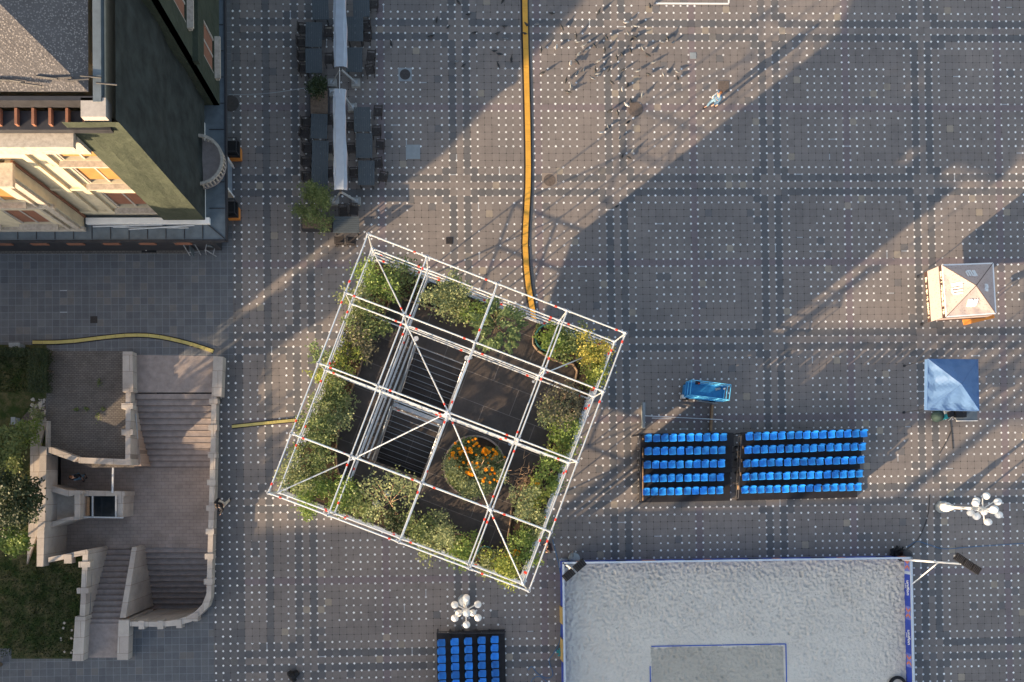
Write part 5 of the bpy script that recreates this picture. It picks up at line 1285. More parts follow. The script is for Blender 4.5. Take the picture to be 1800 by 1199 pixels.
# ---------------------------------------------------------------- tents
def translucent(m, f=.35):
    nt = m.node_tree; b = nt.nodes['Principled BSDF']; tr = nt.nodes.new("ShaderNodeBsdfTranslucent"); l = b.inputs['Base Color'].links[0].from_socket
    nt.links.new(l, tr.inputs[0]); mx_ = nt.nodes.new("ShaderNodeMixShader"); mx_.inputs[0].default_value = f
    nt.links.new(b.outputs[0], mx_.inputs[1]); nt.links.new(tr.outputs[0], mx_.inputs[2]); nt.links.new(mx_.outputs[0], nt.nodes['Material Output'].inputs[0])
def tent(cor, zc, apex, za, mat, trim, label, fabric_wave):
    C4 = [W(x, y, zc) for x, y in cor]; ap = W(*apex, za); o = sum(C4, V(0, 0, 0)) / 4; base = V(o.x, o.y, 0); t = thing("gazebo_tent", label, "tent", base)
    C4 = [c - base for c in C4]; ap = ap - base; mb = MB(); mb.mat(mat); N = 14
    for k in range(4):
        a_, b_ = C4[k], C4[(k + 1) % 4]
        for i in range(N):
            for j in range(N - i):
                def pt(i, j):
                    u, v = i / N, j / N; p = ap * u + a_ * (1 - u - v) + b_ * v; w = min(u, v, 1 - u - v); sag = -.35 * w * (.6 + fabric_wave); p = p + V(0, 0, sag + fabric_wave * .035 * math.sin((u * 9 + v * 23) + k * 2)* (w > 0.01)); return p
                mb.add([pt(i, j), pt(i, j + 1), pt(i + 1, j)], [(0, 1, 2)])
                if j < N - i - 1: mb.add([pt(i, j + 1), pt(i + 1, j + 1), pt(i + 1, j)], [(0, 1, 2)])
    bm_ = bmesh.new(); ob = mb.build("canopy", None, t); bm_.from_mesh(ob.data); bmesh.ops.remove_doubles(bm_, verts=bm_.verts, dist=.001); bmesh.ops.recalc_face_normals(bm_, faces=bm_.faces)
    if sum(f.normal.z for f in bm_.faces) < 0: bmesh.ops.reverse_faces(bm_, faces=bm_.faces)
    bm_.to_mesh(ob.data); bm_.free()
    mb = MB(); mb.mat(trim)
    for k in range(4): a_, b_ = C4[k], C4[(k + 1) % 4]; mb.bar(a_ - V(0, 0, .13), b_ - V(0, 0, .13), .02, .28)
    mb.build("valance", None, t)
    mb = MB(); mb.mat(trim)
    for k in range(4): mb.tube(C4[k] + V(0, 0, .012), ap + V(0, 0, .012), .016, n=5)
    for c in C4: mb.tube(c * .5 + ap * .5, ap, .012, n=5)
    mb.build("ridge_seam", None, t)
    for c in C4:
        mb = MB(); mb.mat(M['dark']); c2 = V(c.x * .97, c.y * .97, 0); mb.bar(c2, V(c2.x, c2.y, zc - .02), .03, .03); mb.box((c2.x, c2.y, .01), (.14, .14, .02)); mb.build("leg", None, t)
    return t, C4, ap
def brownprint():
    m, nt, b = new_mat("printed_tent_cloth", .6, .3)
    v_ = nt.nodes.new("ShaderNodeTexVoronoi"); v_.inputs['Scale'].default_value = 9.0; nt.links.new(nt.nodes.new("ShaderNodeNewGeometry").outputs['Position'], v_.inputs['Vector'])
    c = mix(nt, ramp(X(nt, v_.outputs['Distance']), .12, .32), (.38, .26, .225), (.60, .52, .50)); c = mix(nt, ramp(noise(nt, 1.2, 3), .3, .7) * .5, c, (.54, .46, .44)); nt.links.new(c, b.inputs['Base Color']); return m
M['print'] = brownprint(); M['brownc'] = simple("dark_brown_band", (.05, .03, .028), .6, .1); M['bluec'] = simple("blue_tent_cloth", (.16, .30, .56), .5, .05, 2, spec=.4)
translucent(M['print'], .4); translucent(M['bluec'], .5); translucent(M['awn'], .3)
t1, C4, ap = tent(((1656, 466), (1745, 463), (1750, 551), (1663, 557)), 2.25, (1716, 502), 3.15, M['print'], M['brownc'], "pale brown printed gazebo tent with white emblems and a half height side wall", .4)
# white hem, side wall and emblems
mb = MB(); mb.mat(M['ink'])
for k in range(4):
    a_, b_ = C4[k], C4[(k + 1) % 4]; mb.bar(a_ + V(0, 0, .012), b_ + V(0, 0, .012), .07, .02)
mb.build("hem", None, t1)
for nm, (a_, b_) in (("side_wall", (C4[0], C4[3])), ("side_wall", (C4[3], C4[2]))):
    out = V(-1, 0, 0) if a_ is C4[0] else V(0, -1, 0); drop = 1.1 if a_ is C4[0] else .55
    mb = MB(); mb.mat(M['print']); mb.bar(a_ - V(0, 0, .27 + drop / 2) + out * .03, b_ - V(0, 0, .27 + drop / 2) + out * .03, .02, drop); mb.mat(M['brownc']); mb.bar(a_ - V(0, 0, .27 + drop) + out * .05, b_ - V(0, 0, .27 + drop) + out * .05, .02, .26); mb.build(nm, None, t1)
rn = random.Random(6)
for off_z, bx in ((-.13, .0), (-.27 - 1.1, .04)):
    mb = MB(); mb.mat(simple("cream_lettering", (.72, .64, .50), .6, .02)); a_, b_ = C4[0], C4[3]; y = .12
    while y < .93:
        h = rn.uniform(.08, .17); w = rn.uniform(.02, .06); c = a_.lerp(b_, y); mb.box((c.x - .022 - bx, c.y, c.z + off_z + rn.uniform(-.02, .02)), (.014, w, h)); 
        if rn.random() < .5: mb.box((c.x - .0225 - bx, c.y - .03, c.z + off_z + rn.uniform(-.05, .05)), (.015, .09, .03))
        y += rn.uniform(.018, .03) if rn.random() < .85 else .07
    mb.build("lettering", None, t1)
def emblem(a_, b_, u, s_):
    """three linked strokes lying on one roof panel"""
    nrm = (b_ - a_).cross(ap - a_).normalized(); nrm = nrm if nrm.z > 0 else -nrm; xd = (b_ - a_).normalized(); yd = nrm.cross(xd); mid_ = (a_ + b_) / 2; c = mid_.lerp(ap, u) + nrm * -.02
    mb = MB(); mb.mat(M['ink']); P = lambda x, y: c + xd * x * s_ + yd * y * s_
    for st_ in (((-.5, -.5), (-.5, .3)), ((-.5, .3), (-.25, .5)), ((-.2, -.5), (-.2, .5)), ((-.2, .5), (.1, .5)), ((.1, .5), (.1, -.4)), ((.1, -.4), (.4, -.5)), ((.4, -.5), (.4, .5)), ((.6, -.5), (.6, .5))): mb.bar(P(*st_[0]), P(*st_[1]), .06, .05)
    mb.build("emblem", None, t1)
for k, s_ in ((0, .42), (1, .3), (2, .42), (3, .5)): emblem(C4[k], C4[(k + 1) % 4], .42, s_)
p = W(1718, 562, 1.0); mb = MB(); mb.mat(M['orange']); mb.bar(W(1693, 567, 1.0), W(1747, 554, 1.25), .32, .05); tag(mb.build("orange_flap", None), "bright orange board sticking out under the brown tent", "board")
t2, C4b, ap2 = tent(((1631, 631), (1719, 632), (1721, 722), (1630, 720)), 2.25, (1690, 676), 3.15, M['bluec'], M['bluec'], "plain blue gazebo tent with a creased roof below the brown tent", 1.0)
t = thing("stall_table", "folding table with crates standing under the lower edge of the blue tent", "table", W(1684, 733, 0)); mb = MB(); mb.mat(M['slate']); mb.box((0, 0, .74), (1.2, .5, .04)); mb.build("table_top", None, t)
for s_ in (-.55, .55):
    mb = MB(); mb.mat(M['alu2']); mb.bar((s_, -.2, 0), (s_, .2, .72), .03, .03); mb.bar((s_, .2, 0), (s_, -.2, .72), .03, .03); mb.build("leg", None, t)
mb = MB(); mb.mat(M['white']); mb.bar((-.6, -.28, .76), (.6, -.28, .76), .04, .06); mb.build("table_edge", None, t)
p = W(1690, 728, 1.0); mb = MB(); mb.mat(M['black']); mb.box((p.x, p.y, .88), (.6, .35, .24)); mb.box((p.x - .5, p.y + .02, .84), (.3, .3, .16), .3); tag(mb.build("black_crate", None), "black crate on the folding table beneath the blue tent", "crate")
p = W(1652, 731, .5); mb = MB(); mb.mat(M['deepbag'] if 'deepbag' in M else simple("dark_green_cloth", (.03, .055, .05), .8, .2)); mb.ball((p.x, p.y, .3), .34, 16, .3); mb.v = [(v_[0] * 1 + .04 * mn.noise(Vector(v_) * 7), v_[1] + .04 * mn.noise(Vector(v_) * 6), max(0, v_[2])) for v_ in mb.v]; tag(mb.build("cloth_bag", None), "dark green bulging bag on the ground at the blue tent's corner", "bag")
p = W(1666, 731, .5); mb = MB(); mb.mat(M['teal']); mb.box((p.x, p.y, .22), (.3, .3, .44), .4); mb.mat(M['pale']); mb.box((p.x - .05, p.y + .25, .3), (.4, .25, .6), .2); tag(mb.build("cooler_box", None), "teal and pale cooler boxes between the bag and the folding table", "cooler")

# ---------------------------------------------------------------- scissor lift and loose frames
M['lift'] = simple("light_blue_steel", (.03, .24, .55), .4, .12, 5, spec=.5); M['liftd'] = simple("blue_platform_floor", (.015, .15, .36), .6, .15, 5)
p = W(1238, 689, 1.0); t = thing("scissor_lift", "small lowered blue scissor lift parked behind the left grandstand", "scissor lift", V(p.x, p.y, 0), R(-7.5))
L_, w_ = 2.15, .82
mb = MB(); mb.mat(M['lift']); mb.box((0, 0, .3), (L_ - .2, w_ - .1, .28)); mb.mat(M['white']); mb.box((-.95, -.32, .38), (.22, .2, .3)); mb.build("chassis", None, t)
for sx_ in (-.75, .75):
    for sy_ in (-.38, .38): mb = MB(); mb.mat(M['black']); mb.tube((sx_, sy_ - .06, .18), (sx_, sy_ + .06, .18), .18, n=16); mb.build("wheel", None, t)
mb = MB(); mb.mat(M['lift'])
for k in range(4):
    for sy_ in (-.28, .28): mb.bar((-.85, sy_, .5 + k * .1), (.85, sy_, .58 + k * .1), .05, .05)
mb.build("scissor_arms", None, t)
mb = MB(); mb.mat(M['liftd']); mb.box((0, 0, .98), (L_, w_, .06)); mb.mat(M['lift'])
for s_ in (-1, 1): mb.box((0, s_ * w_ / 2, 1.05), (L_, .03, .16)); mb.box((s_ * L_ / 2, 0, 1.05), (.03, w_, .16))
mb.build("platform", None, t)
mb = MB(); mb.mat(simple('lift_rail', (.10, .42, .70), .4, .1))
for z in (1.5, 2.0):
    for s_ in (-1, 1): mb.tube((-L_ / 2, s_ * w_ / 2, z), (L_ / 2, s_ * w_ / 2, z), .022, n=6); mb.tube((s_ * L_ / 2, -w_ / 2, z), (s_ * L_ / 2, w_ / 2, z), .022, n=6)
for k in range(5):
    for s_ in (-1, 1): x = -L_ / 2 + L_ * k / 4; mb.tube((x, s_ * w_ / 2, 1.0), (x, s_ * w_ / 2, 2.0), .02, n=6)
mb.tube((L_ / 2 - .18, -w_ / 2, 2.0), (L_ / 2 - .18, w_ / 2, 2.0), .022, n=6); mb.build("guard_rail", None, t)
mb = MB(); mb.mat(M['black']); mb.box((-.7, .3, 1.9), (.2, .16, .2)); mb.mat(M['red']); mb.box((-.66, .26, 2.01), (.06, .06, .04)); mb.build("control_box", None, t)
mb = MB(); mb.mat(M['pale']); mb.bar((.6, .2, 1.04), (.85, .3, 1.04), .12, .06); mb.bar((-.2, -.47, .5), (1.0, -.47, .45), .05, .06); mb.mat(M['white']); mb.box((.95, .25, 1.4), (.08, .08, .1)); mb.build("tool_tray", None, t)
mb = MB(); mb.mat(M['pale']); a_, b_ = W(1131, 708, .1), W(1130.5, 753, .1); mb.bar(V(a_.x, a_.y, .12), V(b_.x, b_.y, .12), .16, .24); tag(mb.build("beam", None), "thick pale beam lying upright left of the thin tubes", "beam")
mb = MB(); mb.mat(M['wood']); a_, b_ = W(1252, 712, .1), W(1249, 758, .1); mb.bar(V(a_.x, a_.y, .09), V(b_.x, b_.y, .09), .12, .16); tag(mb.build("beam", None), "narrow tan beam between the blue lift and the left grandstand", "beam")
for y0_, y1_, lb in ((728, 738, "long thin white tube lying across both beams, upper one"), (732, 736, "shorter thin white tube just under the long one")):
    mb = MB(); mb.mat(M['alu']); mb.tube(W(1134 if y0_ == 728 else 1146, y0_ + 3, .32), W(1270 if y0_ == 728 else 1180, y1_, .25), .025); tag(mb.build("tube", None), lb, "tube")

# ---------------------------------------------------------------- street lamps
M['globe'] = simple("opal_globe", (.80, .78, .75), .35, .05, 6, spec=.4); M['lampw'] = simple("cream_white_iron", (.72, .70, .66), .45, .08, 4)
def lamp(px, py, label, rz_):
    zc = 3.77; c = W(px, py, zc); t = thing("globe_street_lamp", label, "street lamp", V(c.x, c.y, 0), R(rz_))
    mb = MB(); mb.mat(M['pale']); mb.lathe((0, 0, 0), [(.36, 0), (.36, .22), (.30, .25), (.30, .28)], 8); mb.build("plinth", None, t)
    mb = MB(); mb.mat(M['lampw']); mb.lathe((0, 0, 0), [(.27, .28), (.27, .55), (.17, .65), (.17, .9), (.11, 1.0), (.085, 1.1), (.08, 3.3), (.12, 3.35), (.12, 3.45), (.06, 3.55), (.06, 4.15)], 12); mb.build("pole", None, t)
    for k in range(6):
        a_ = R(60 * k + 30); e_ = V(.68 * math.cos(a_), .68 * math.sin(a_), 3.5); mb = MB(); mb.mat(M['lampw']); mb.tube((0, 0, 3.45), e_, .03); mb.tube(e_, e_ + V(0, 0, .12), .05, .09, 8); ar = mb.build("arm", None, t)
        mb = MB(); mb.mat(M['globe']); mb.ball(e_ + V(0, 0, .28), .19, 20); mb.build("globe", None, ar, smooth=True)
    for k in range(3):
        a_ = R(120 * k + 90); e_ = V(.42 * math.cos(a_), .42 * math.sin(a_), 2.75); mb = MB(); mb.mat(M['lampw']); mb.tube((0, 0, 2.7), e_, .03); mb.tube(e_, e_ + V(0, 0, .1), .05, .09, 8); ar = mb.build("arm", None, t)
        mb = MB(); mb.mat(M['globe']); mb.ball(e_ + V(0, 0, .26), .18, 20); mb.build("globe", None, ar, smooth=True)
    mb = MB(); mb.mat(M['globe']); mb.ball((0, 0, 4.3), .21, 20); mb.build("globe", None, t, smooth=True)
lamp(1735, 894.8, "white globe street lamp seen leaning right beside the right grandstand", 3)
lamp(819.7, 1074.5, "white globe street lamp just above the bottom grandstand", 0)
# ---------------------------------------------------------------- people
def skinned(name, joints, edges, mat, parent, root, sub=1):
    names = list(joints); idx = {n: i for i, n in enumerate(names)}
    me = bpy.data.meshes.new(name); me.from_pydata([joints[n][0] for n in names], [(idx[a_], idx[b_]) for a_, b_ in edges], []); me.materials.append(mat)
    o = bpy.data.objects.new(name, me); COL.objects.link(o); o.parent = parent
    md = o.modifiers.new("skin", 'SKIN'); md.use_smooth_shade = True
    for n in names:
        sv = me.skin_vertices[0].data[idx[n]]; r = joints[n][1]; sv.radius = r if isinstance(r, tuple) else (r, r); sv.use_root = (n == root)
    s_ = o.modifiers.new("sub", 'SUBSURF'); s_.levels = sub; s_.render_levels = sub
    return o
def person(label, loc_, rot, top, trousers, hair, stride=.32, arm=.25, bend=.0, sleeves=True, carry=None):
    t = thing("person", label, "person", loc_, rot); J = {}
    J['pelvis'] = ((0, 0, .95), (.15, .11)); J['waist'] = ((0, .01, 1.08), (.13, .095)); J['chest'] = ((0, .02 + bend * .1, 1.3), (.165, .11)); J['neck'] = ((0, .03 + bend * .2, 1.47), .055)
    J['head'] = ((0, .05 + bend * .25, 1.58), (.078, .09)); J['crown'] = ((0, .045 + bend * .25, 1.69), (.07, .085)); J['nose'] = ((0, .15 + bend * .25, 1.59), .018)
    E_ = [('pelvis', 'waist'), ('waist', 'chest'), ('chest', 'neck'), ('neck', 'head'), ('head', 'crown'), ('head', 'nose')]
    for s_, sg in (('l', -1), ('r', 1)):
        f = stride * sg
        J[s_ + 'hip'] = ((.1 * sg, 0, .88), .095); J[s_ + 'knee'] = ((.1 * sg, f * .55 + .05, .5), .062); J[s_ + 'ankle'] = ((.1 * sg, f, .1 + (.08 if f < 0 else 0)), .042); J[s_ + 'toe'] = ((.11 * sg, f + .16, .04), (.04, .03))
        J[s_ + 'shoulder'] = ((.19 * sg, .02 + bend * .1, 1.41), .06); J[s_ + 'elbow'] = ((.25 * sg, -f * .5 * arm / .25 - .03, 1.15), .043); J[s_ + 'wrist'] = ((.23 * sg, -f * .8 * arm / .25 + .12, .95), .028); J[s_ + 'palm'] = ((.225 * sg, -f * .8 * arm / .25 + .17, .89), (.035, .016))
        E_ += [('pelvis', s_ + 'hip'), (s_ + 'hip', s_ + 'knee'), (s_ + 'knee', s_ + 'ankle'), (s_ + 'ankle', s_ + 'toe'), ('chest', s_ + 'shoulder'), (s_ + 'shoulder', s_ + 'elbow'), (s_ + 'elbow', s_ + 'wrist'), (s_ + 'wrist', s_ + 'palm')]
        px_, py_, pz_ = J[s_ + 'palm'][0]
        for k in range(4):
            J[f'{s_}f{k}a'] = ((px_, py_ - .028 + .02 * k, pz_ - .05), .009); J[f'{s_}f{k}b'] = ((px_ - .018 * sg, py_ - .024 + .021 * k, pz_ - .095 + .006 * abs(k - 1.5)), .008); E_ += [(s_ + 'palm', f'{s_}f{k}a'), (f'{s_}f{k}a', f'{s_}f{k}b')]
        J[s_ + 'thumb'] = ((px_ - .03 * sg, py_ + .05, pz_ - .01), .010); E_ += [(s_ + 'palm', s_ + 'thumb')]
    skinned("body", J, E_, M['skin'], t, 'pelvis')
    def grow(ns, k, add=.012): return {n: (J[n][0], tuple((r_ + add) * k for r_ in (J[n][1] if isinstance(J[n][1], tuple) else (J[n][1], J[n][1])))) for n in ns}
    tn = ['pelvis', 'lhip', 'lknee', 'lankle', 'rhip', 'rknee', 'rankle']; skinned("trousers", grow(tn, 1.12), [e_ for e_ in E_ if e_[0] in tn and e_[1] in tn], trousers, t, 'pelvis')
    jn = ['pelvis', 'waist', 'chest', 'lshoulder', 'rshoulder', 'lelbow', 'relbow'] + (['lwrist', 'rwrist'] if sleeves else []); skinned("jacket", grow(jn, 1.14, .016), [e_ for e_ in E_ if e_[0] in jn and e_[1] in jn], top, t, 'pelvis')
    for s_ in ('l', 'r'):
        a_, b_ = Vector(J[s_ + 'ankle'][0]), Vector(J[s_ + 'toe'][0]); mb = MB(); mb.mat(M['dark']); mb.bar(a_ + V(0, -.07, -.06), b_ + V(0, .05, -.01), .095, .07); mb.build("shoe", None, t)
    mb = MB(); mb.mat(hair); c = J['crown'][0]; mb.ball((0, 0, 0), .098, 14, .085); mb.v = [(v_[0] * .9 + c[0], v_[1] * 1.05 + c[1] - .02, v_[2] + c[2] - .0) for v_ in mb.v]; mb.build("hair", None, t, smooth=True)
    mb = MB(); mb.mat(M['black'])
    for sg in (-1, 1): mb.ball((.032 * sg, J['head'][0][1] + .088, 1.605), .011, 8)
    mb.build("eyes", None, t)
    if carry:
        mb = MB(); mb.mat(carry); q = J['rwrist'][0]; mb.box((q[0] + .03, q[1] + .05, .72), (.1, .3, .34), .2); mb.bar((q[0], q[1] + .03, .9), (q[0], q[1] + .1, .88), .02, .02); o = mb.build("carried_bag", None); o.location = t.location; o.rotation_euler = t.rotation_euler; tag(o, "white bag carried by the walking man in blue", "bag")
    return t
M['denim'] = simple("light_denim", (.16, .27, .38), .85, .1, 9); M['blueshirt'] = simple("blue_shirt", (.07, .14, .24), .8, .1); M['hair1'] = simple("brown_hair", (.14, .06, .025), .6, .2); M['hair2'] = simple("dark_hair", (.02, .015, .012), .6, .2); M['jacketk'] = simple("black_jacket", (.016, .016, .019), .7, .2); M['cream_t'] = simple("cream_trousers", (.5, .45, .38), .8, .1)
p = W(1251, 187, 0); person("man in blue shirt and pale jeans walking alone beside the square brown hatch", p, R(115), M['blueshirt'], M['denim'], M['hair1'], .30, .25, .2, True, M['white'])
p = W(148, 838, LZ); person("person in black jacket and jeans standing in the dark stairwell passage", p, R(200), M['jacketk'], M['denim'], M['hair1'], .06, .1)
p = W(397, 886, 0); person("person in black jacket and pale trousers striding beside the stairwell parapet", p, R(150), M['jacketk'], M['cream_t'], M['hair2'], .34, .3, .2)
p = W(961, 960, 0); person("person in dark clothes standing below the lower right edge of the scaffold", p, R(100), M['jacketk'], simple("maroon_trousers", (.08, .03, .03), .8, .1), M['hair2'], .05, .1, .4)

# ---------------------------------------------------------------- pigeons
def pigeon():
    t = thing("pigeon", "x", "pigeon", (0, 0, 0), 0, "pigeons scattered over the upper plaza")
    sec = [(-.10, .012, .012, .115), (-.06, .04, .038, .12), (0, .062, .058, .125), (.06, .058, .058, .14), (.10, .036, .042, .17), (.12, .026, .028, .20), (.14, .028, .028, .225), (.165, .018, .018, .225), (.19, .004, .004, .218)]
    n = 10; vs = []
    for (y, rx_, rz_, z) in sec:
        for k in range(n): a_ = 2 * math.pi * k / n; vs.append((rx_ * math.cos(a_), y, z + rz_ * math.sin(a_)))
    mb = MB(); mb.add(vs, [(j * n + k, (j + 1) * n + k, (j + 1) * n + (k + 1) % n, j * n + (k + 1) % n) for j in range(len(sec) - 1) for k in range(n)] + [tuple(range(n))]); mb.build("body", PM[0], t, smooth=True)
    for s_ in (-1, 1):
        mb = MB(); mb.add([(s_ * .045, .08, .165), (s_ * .07, .02, .15), (s_ * .055, -.10, .125), (s_ * .015, -.15, .12), (s_ * .02, -.04, .185), (s_ * .03, .06, .19)], [(0, 1, 2, 4, 5), (2, 3, 4)]); mb.build("wing", PM[1], t)
    mb = MB(); mb.add([(-.02, -.08, .125), (.02, -.08, .125), (.035, -.19, .105), (-.035, -.19, .105)], [(0, 1, 2, 3)]); mb.box((0, -.13, .112), (.05, .1, .008)); mb.build("tail", PM[1], t)
    for s_ in (-1, 1): mb = MB(); mb.tube((s_ * .02, 0, .0), (s_ * .02, .0, .08), .005, n=5); mb.box((s_ * .02, .012, .003), (.02, .04, .006)); mb.build("leg", M['claw'], t)
    return t
PSETS = [(simple("grey_pigeon", (.10, .11, .125), .6, .15), simple("grey_wing", (.20, .21, .22), .6, .1), "grey pigeon"), (simple("dark_pigeon", (.025, .027, .03), .6, .15), simple("dark_wing", (.04, .042, .045), .6, .1), "dark pigeon"), (simple("white_pigeon", (.42, .41, .40), .6, .05), simple("white_wing", (.50, .49, .47), .6, .05), "white pigeon")]
protos = []
for k in range(3): PM = PSETS[k]; protos.append(pigeon())
cm = child_map()
sunlit = [(970, 45, 1), (800, 160, 2), (870, 185, 0), (815, 235, 0), (840, 280, 1), (862, 265, 2), (460, 295, 0), (505, 320, 2), (580, 325, 1), (665, 268, 1), (470, 380, 2), (520, 350, 0), (410, 450, 2), (455, 440, 1), (610, 430, 0), (650, 350, 1), (735, 405, 2), (775, 385, 1), (920, 345, 2), (835, 360, 1), (955, 388, 2), (1055, 295, 2), (1130, 300, 0), (1092, 272, 1), (995, 440, 0), (585, 495, 2), (505, 495, 0), (565, 550, 0), (600, 520, 0), (455, 520, 2), (380, 565, 1), (415, 605, 2), (395, 650, 1), (215, 515, 2), (785, 490, 1), (682, 488, 1), (885, 500, 0), (960, 525, 1), (1065, 525, 0), (1160, 505, 0), (1165, 550, 1), (702, 580, 1), (775, 630, 2), (812, 602, 1), (835, 712, 1), (915, 668, 0), (690, 780, 2), (740, 790, 2), (805, 740, 2), (815, 862, 2), (625, 935, 2), (675, 890, 2), (755, 970, 2), (775, 1100, 2), (822, 1108, 1), (850, 1062, 0), (735, 1452, 1)]
shade = [(350, 195, 1), (205, 350, 1), (280, 95, 1), (180, 170, 2), (310, 335, 2), (610, 85, 1), (450, 250, 1)]
shade2 = [(745, 20, 1), (825, 115, 1), (575, 160, 1), (665, 215, 2), (875, 260, 1), (530, 290, 1), (215, 348, 1), (1110, 210, 1), (1055, 265, 1), (1115, 305, 0), (1030, 405, 1), (1070, 430, 1), (725, 490, 0), (785, 520, 1), (1165, 470, 1), (1060, 515, 2), (1100, 8, 1)]
pts = [(900 + x / 4, y / 4, k, 0) for x, y, k in sunlit] + [(900 + x / 4, y / 4, k, 1) for x, y, k in shade] + [(640 + x / 4.5, y / 4.5, k, 1) for x, y, k in shade2] + [(925.5, 45, 1, 2), (922, 60, 1, 2)]
rn = random.Random(17); used = set()
for x, y, k, sh in pts:
    if k == 2 and rn.random() < .72: k = rn.choice((0, 1))
    p = W(x, y, .1); src = protos[k]; o = src if k not in used else dup(src, (0, 0, 0), None, None, cm); used.add(k)
    o.location = (p.x, p.y, .06 if sh == 2 else 0); o.rotation_euler = (0, 0, rn.uniform(0, 6.28)); o.scale = [rn.uniform(.85, 1.08)] * 3
    o['label'] = PSETS[k][2] + (" standing in the sun among the flock right of the orange cable ramp" if sh == 0 else " standing on the shaded paving near the orange cable ramp" if sh == 1 else " perched on the orange cable ramp")

# ---------------------------------------------------------------- hedges and trees on the left
def hedge(px, z, n, kind, label, name="hedge"):
    P = [W(x, y, z) for x, y in px]; c = sum(P, V(0, 0, 0)) / len(P); base = V(c.x, c.y, 0); t = thing(name, label, "hedge", base); rn = random.Random(int(px[0][0] * 7 + px[0][1])); mb = MB()
    x0_, x1_, y0_, y1_ = min(p.x for p in P), max(p.x for p in P), min(p.y for p in P), max(p.y for p in P)
    for _ in range(n):
        x, y = rn.uniform(x0_, x1_), rn.uniform(y0_, y1_); f = rn.random(); zz = z * (1 - f * f * .8); zz += .12 * mn.noise(Vector((x * 1.5, y * 1.5, 1))); e_ = .1 * mn.noise(Vector((x, y, zz)) * 2)
        leaf(mb, V(x - base.x + e_, y - base.y + e_, max(.05, zz)), rn.uniform(.06, .12), .06, rn)
    mb.build("foliage", LM[kind], t); m2 = MB()
    for k in range(6): x, y = x0_ + (x1_ - x0_) * (k + .5) / 6 - base.x, (y0_ + y1_) / 2 - base.y; m2.tube((x, y, 0), (x, y, z * .7), .03, .02, 6)
    m2.build("stem", M['trunk'], t)
hedge([(48, 612), (82, 612), (82, 688), (48, 688)], .9, 4200, 'deep', "dark clipped hedge running down the right edge of the small lawn")
hedge([(-60, 611), (44, 611), (44, 624), (-60, 624)], .8, 2600, 'deep', "dark clipped hedge along the top edge of the small lawn")
def tree(name, base_px, crown_px, zc, r, h, n, kind, label, L=.17, w=.10, lumps=16, tr=.14):
    b0 = W(*base_px, 0); c = W(*crown_px, zc); t = thing(name, label, "tree", V(b0.x, b0.y, 0)); rn = random.Random(int(crown_px[0] + crown_px[1] * 3)); off = V(c.x - b0.x, c.y - b0.y, zc)
    mb, cs = foliage(rn, r, h, n, L, w, lumps, .85, .55); mb.v = [(v_[0] + off.x, v_[1] + off.y, max(.3, v_[2] + off.z)) for v_ in mb.v]; mb.build("crown", LM[kind], t)
    tk = MB(); m0 = V(off.x * .3, off.y * .3, zc * .5); tk.tube((0, 0, 0), m0, tr, tr * .7, 10); top = V(off.x, off.y, zc); tk.tube(m0, top, tr * .7, tr * .3, 8)
    for c_, cr in cs: tk.tube(m0.lerp(top, rn.uniform(.2, .8)), c_ + top, tr * .3, tr * .08, 6)
    tk.build("trunk", M['trunk'], t)
tree("tree", (45, 868), (10, 880), 4.0, 1.6, 1.4, 5200, 'deep', "dark green tree overhanging the left edge beside the stairwell wall")
tree("tree", (38, 948), (28, 958), 2.6, .8, .8, 1300, 'bright', "small bright green bush tree under the dark tree by the stairwell wall", lumps=9, tr=.06)
tree("tree", (30, 780), (20, 790), 2.4, 1.2, 1.0, 2600, 'olive', "olive green bushy tree beside the garden path at the left edge", lumps=12, tr=.08)
shrub(52, 762, .9, .8, .6, 'bright', 900, "sunlit low shrub between the garden path and the pale terrace slab", "lawn_shrub", "shrub", ground_z=0.0)
shrub(68, 728, .5, .4, .3, 'silver', 260, "small grey weedy shrub growing in the pale rubble", "lawn_shrub", "shrub", ground_z=0.0)
for k, (px, py) in enumerate(((175, 672), (135, 720), (173, 732), (152, 719), (182, 719))):
    p = W(px, py, 0); mb = MB(); rn = random.Random(k)
    for _ in range(40): leaf(mb, V(p.x + rn.gauss(0, .06), p.y + rn.gauss(0, .12 if k in (0, 2) else .05), .03 + rn.random() * .06), .09, .05, rn)
    tag(mb.build("weed_tuft", LM['olive']), ("tallest", "leftmost", "lowest long", "small round", "tiny rightmost")[k] + " weed tuft growing between the terrace cobbles", "weed", "weeds on the terrace")
# ---------------------------------------------------------------- unseen buildings and trees beyond the frame, set out for their shadows
M['farwall'] = simple("ochre_render", (.45, .36, .24), .85, .12, 2); M['farroof'] = simple("clay_tiles", (.26, .11, .07), .8, .2, 4)
def block(name, label, boxes, roofs, parent_loc):
    t = thing(name, label, "building", parent_loc); mb = MB(); mb.mat(M['farwall'])
    for (c, s_) in boxes: mb.box((c[0] - parent_loc[0], c[1] - parent_loc[1], c[2]), s_)
    mb.build("wall", None, t); mb = MB(); mb.mat(M['farroof'])
    for vs, fs in roofs: mb.add([(v_[0] - parent_loc[0], v_[1] - parent_loc[1], v_[2]) for v_ in vs], fs)
    if roofs: mb.build("roof", None, t)
    return t
def farwindows(t, x0, x1, y, zs_, step, nrm):
    base = t.location
    for z in zs_:
        k = 0; x = x0
        while x < x1:
            mb = MB(); mb.mat(M['glass'])
            if nrm == 'y': mb.box((x - base.x, y - base.y, z), (1.1, .08, 1.6))
            else: mb.box((y - base.x, x - base.y, z), (.08, 1.1, 1.6))
            mb.build("window", None, t); x += step
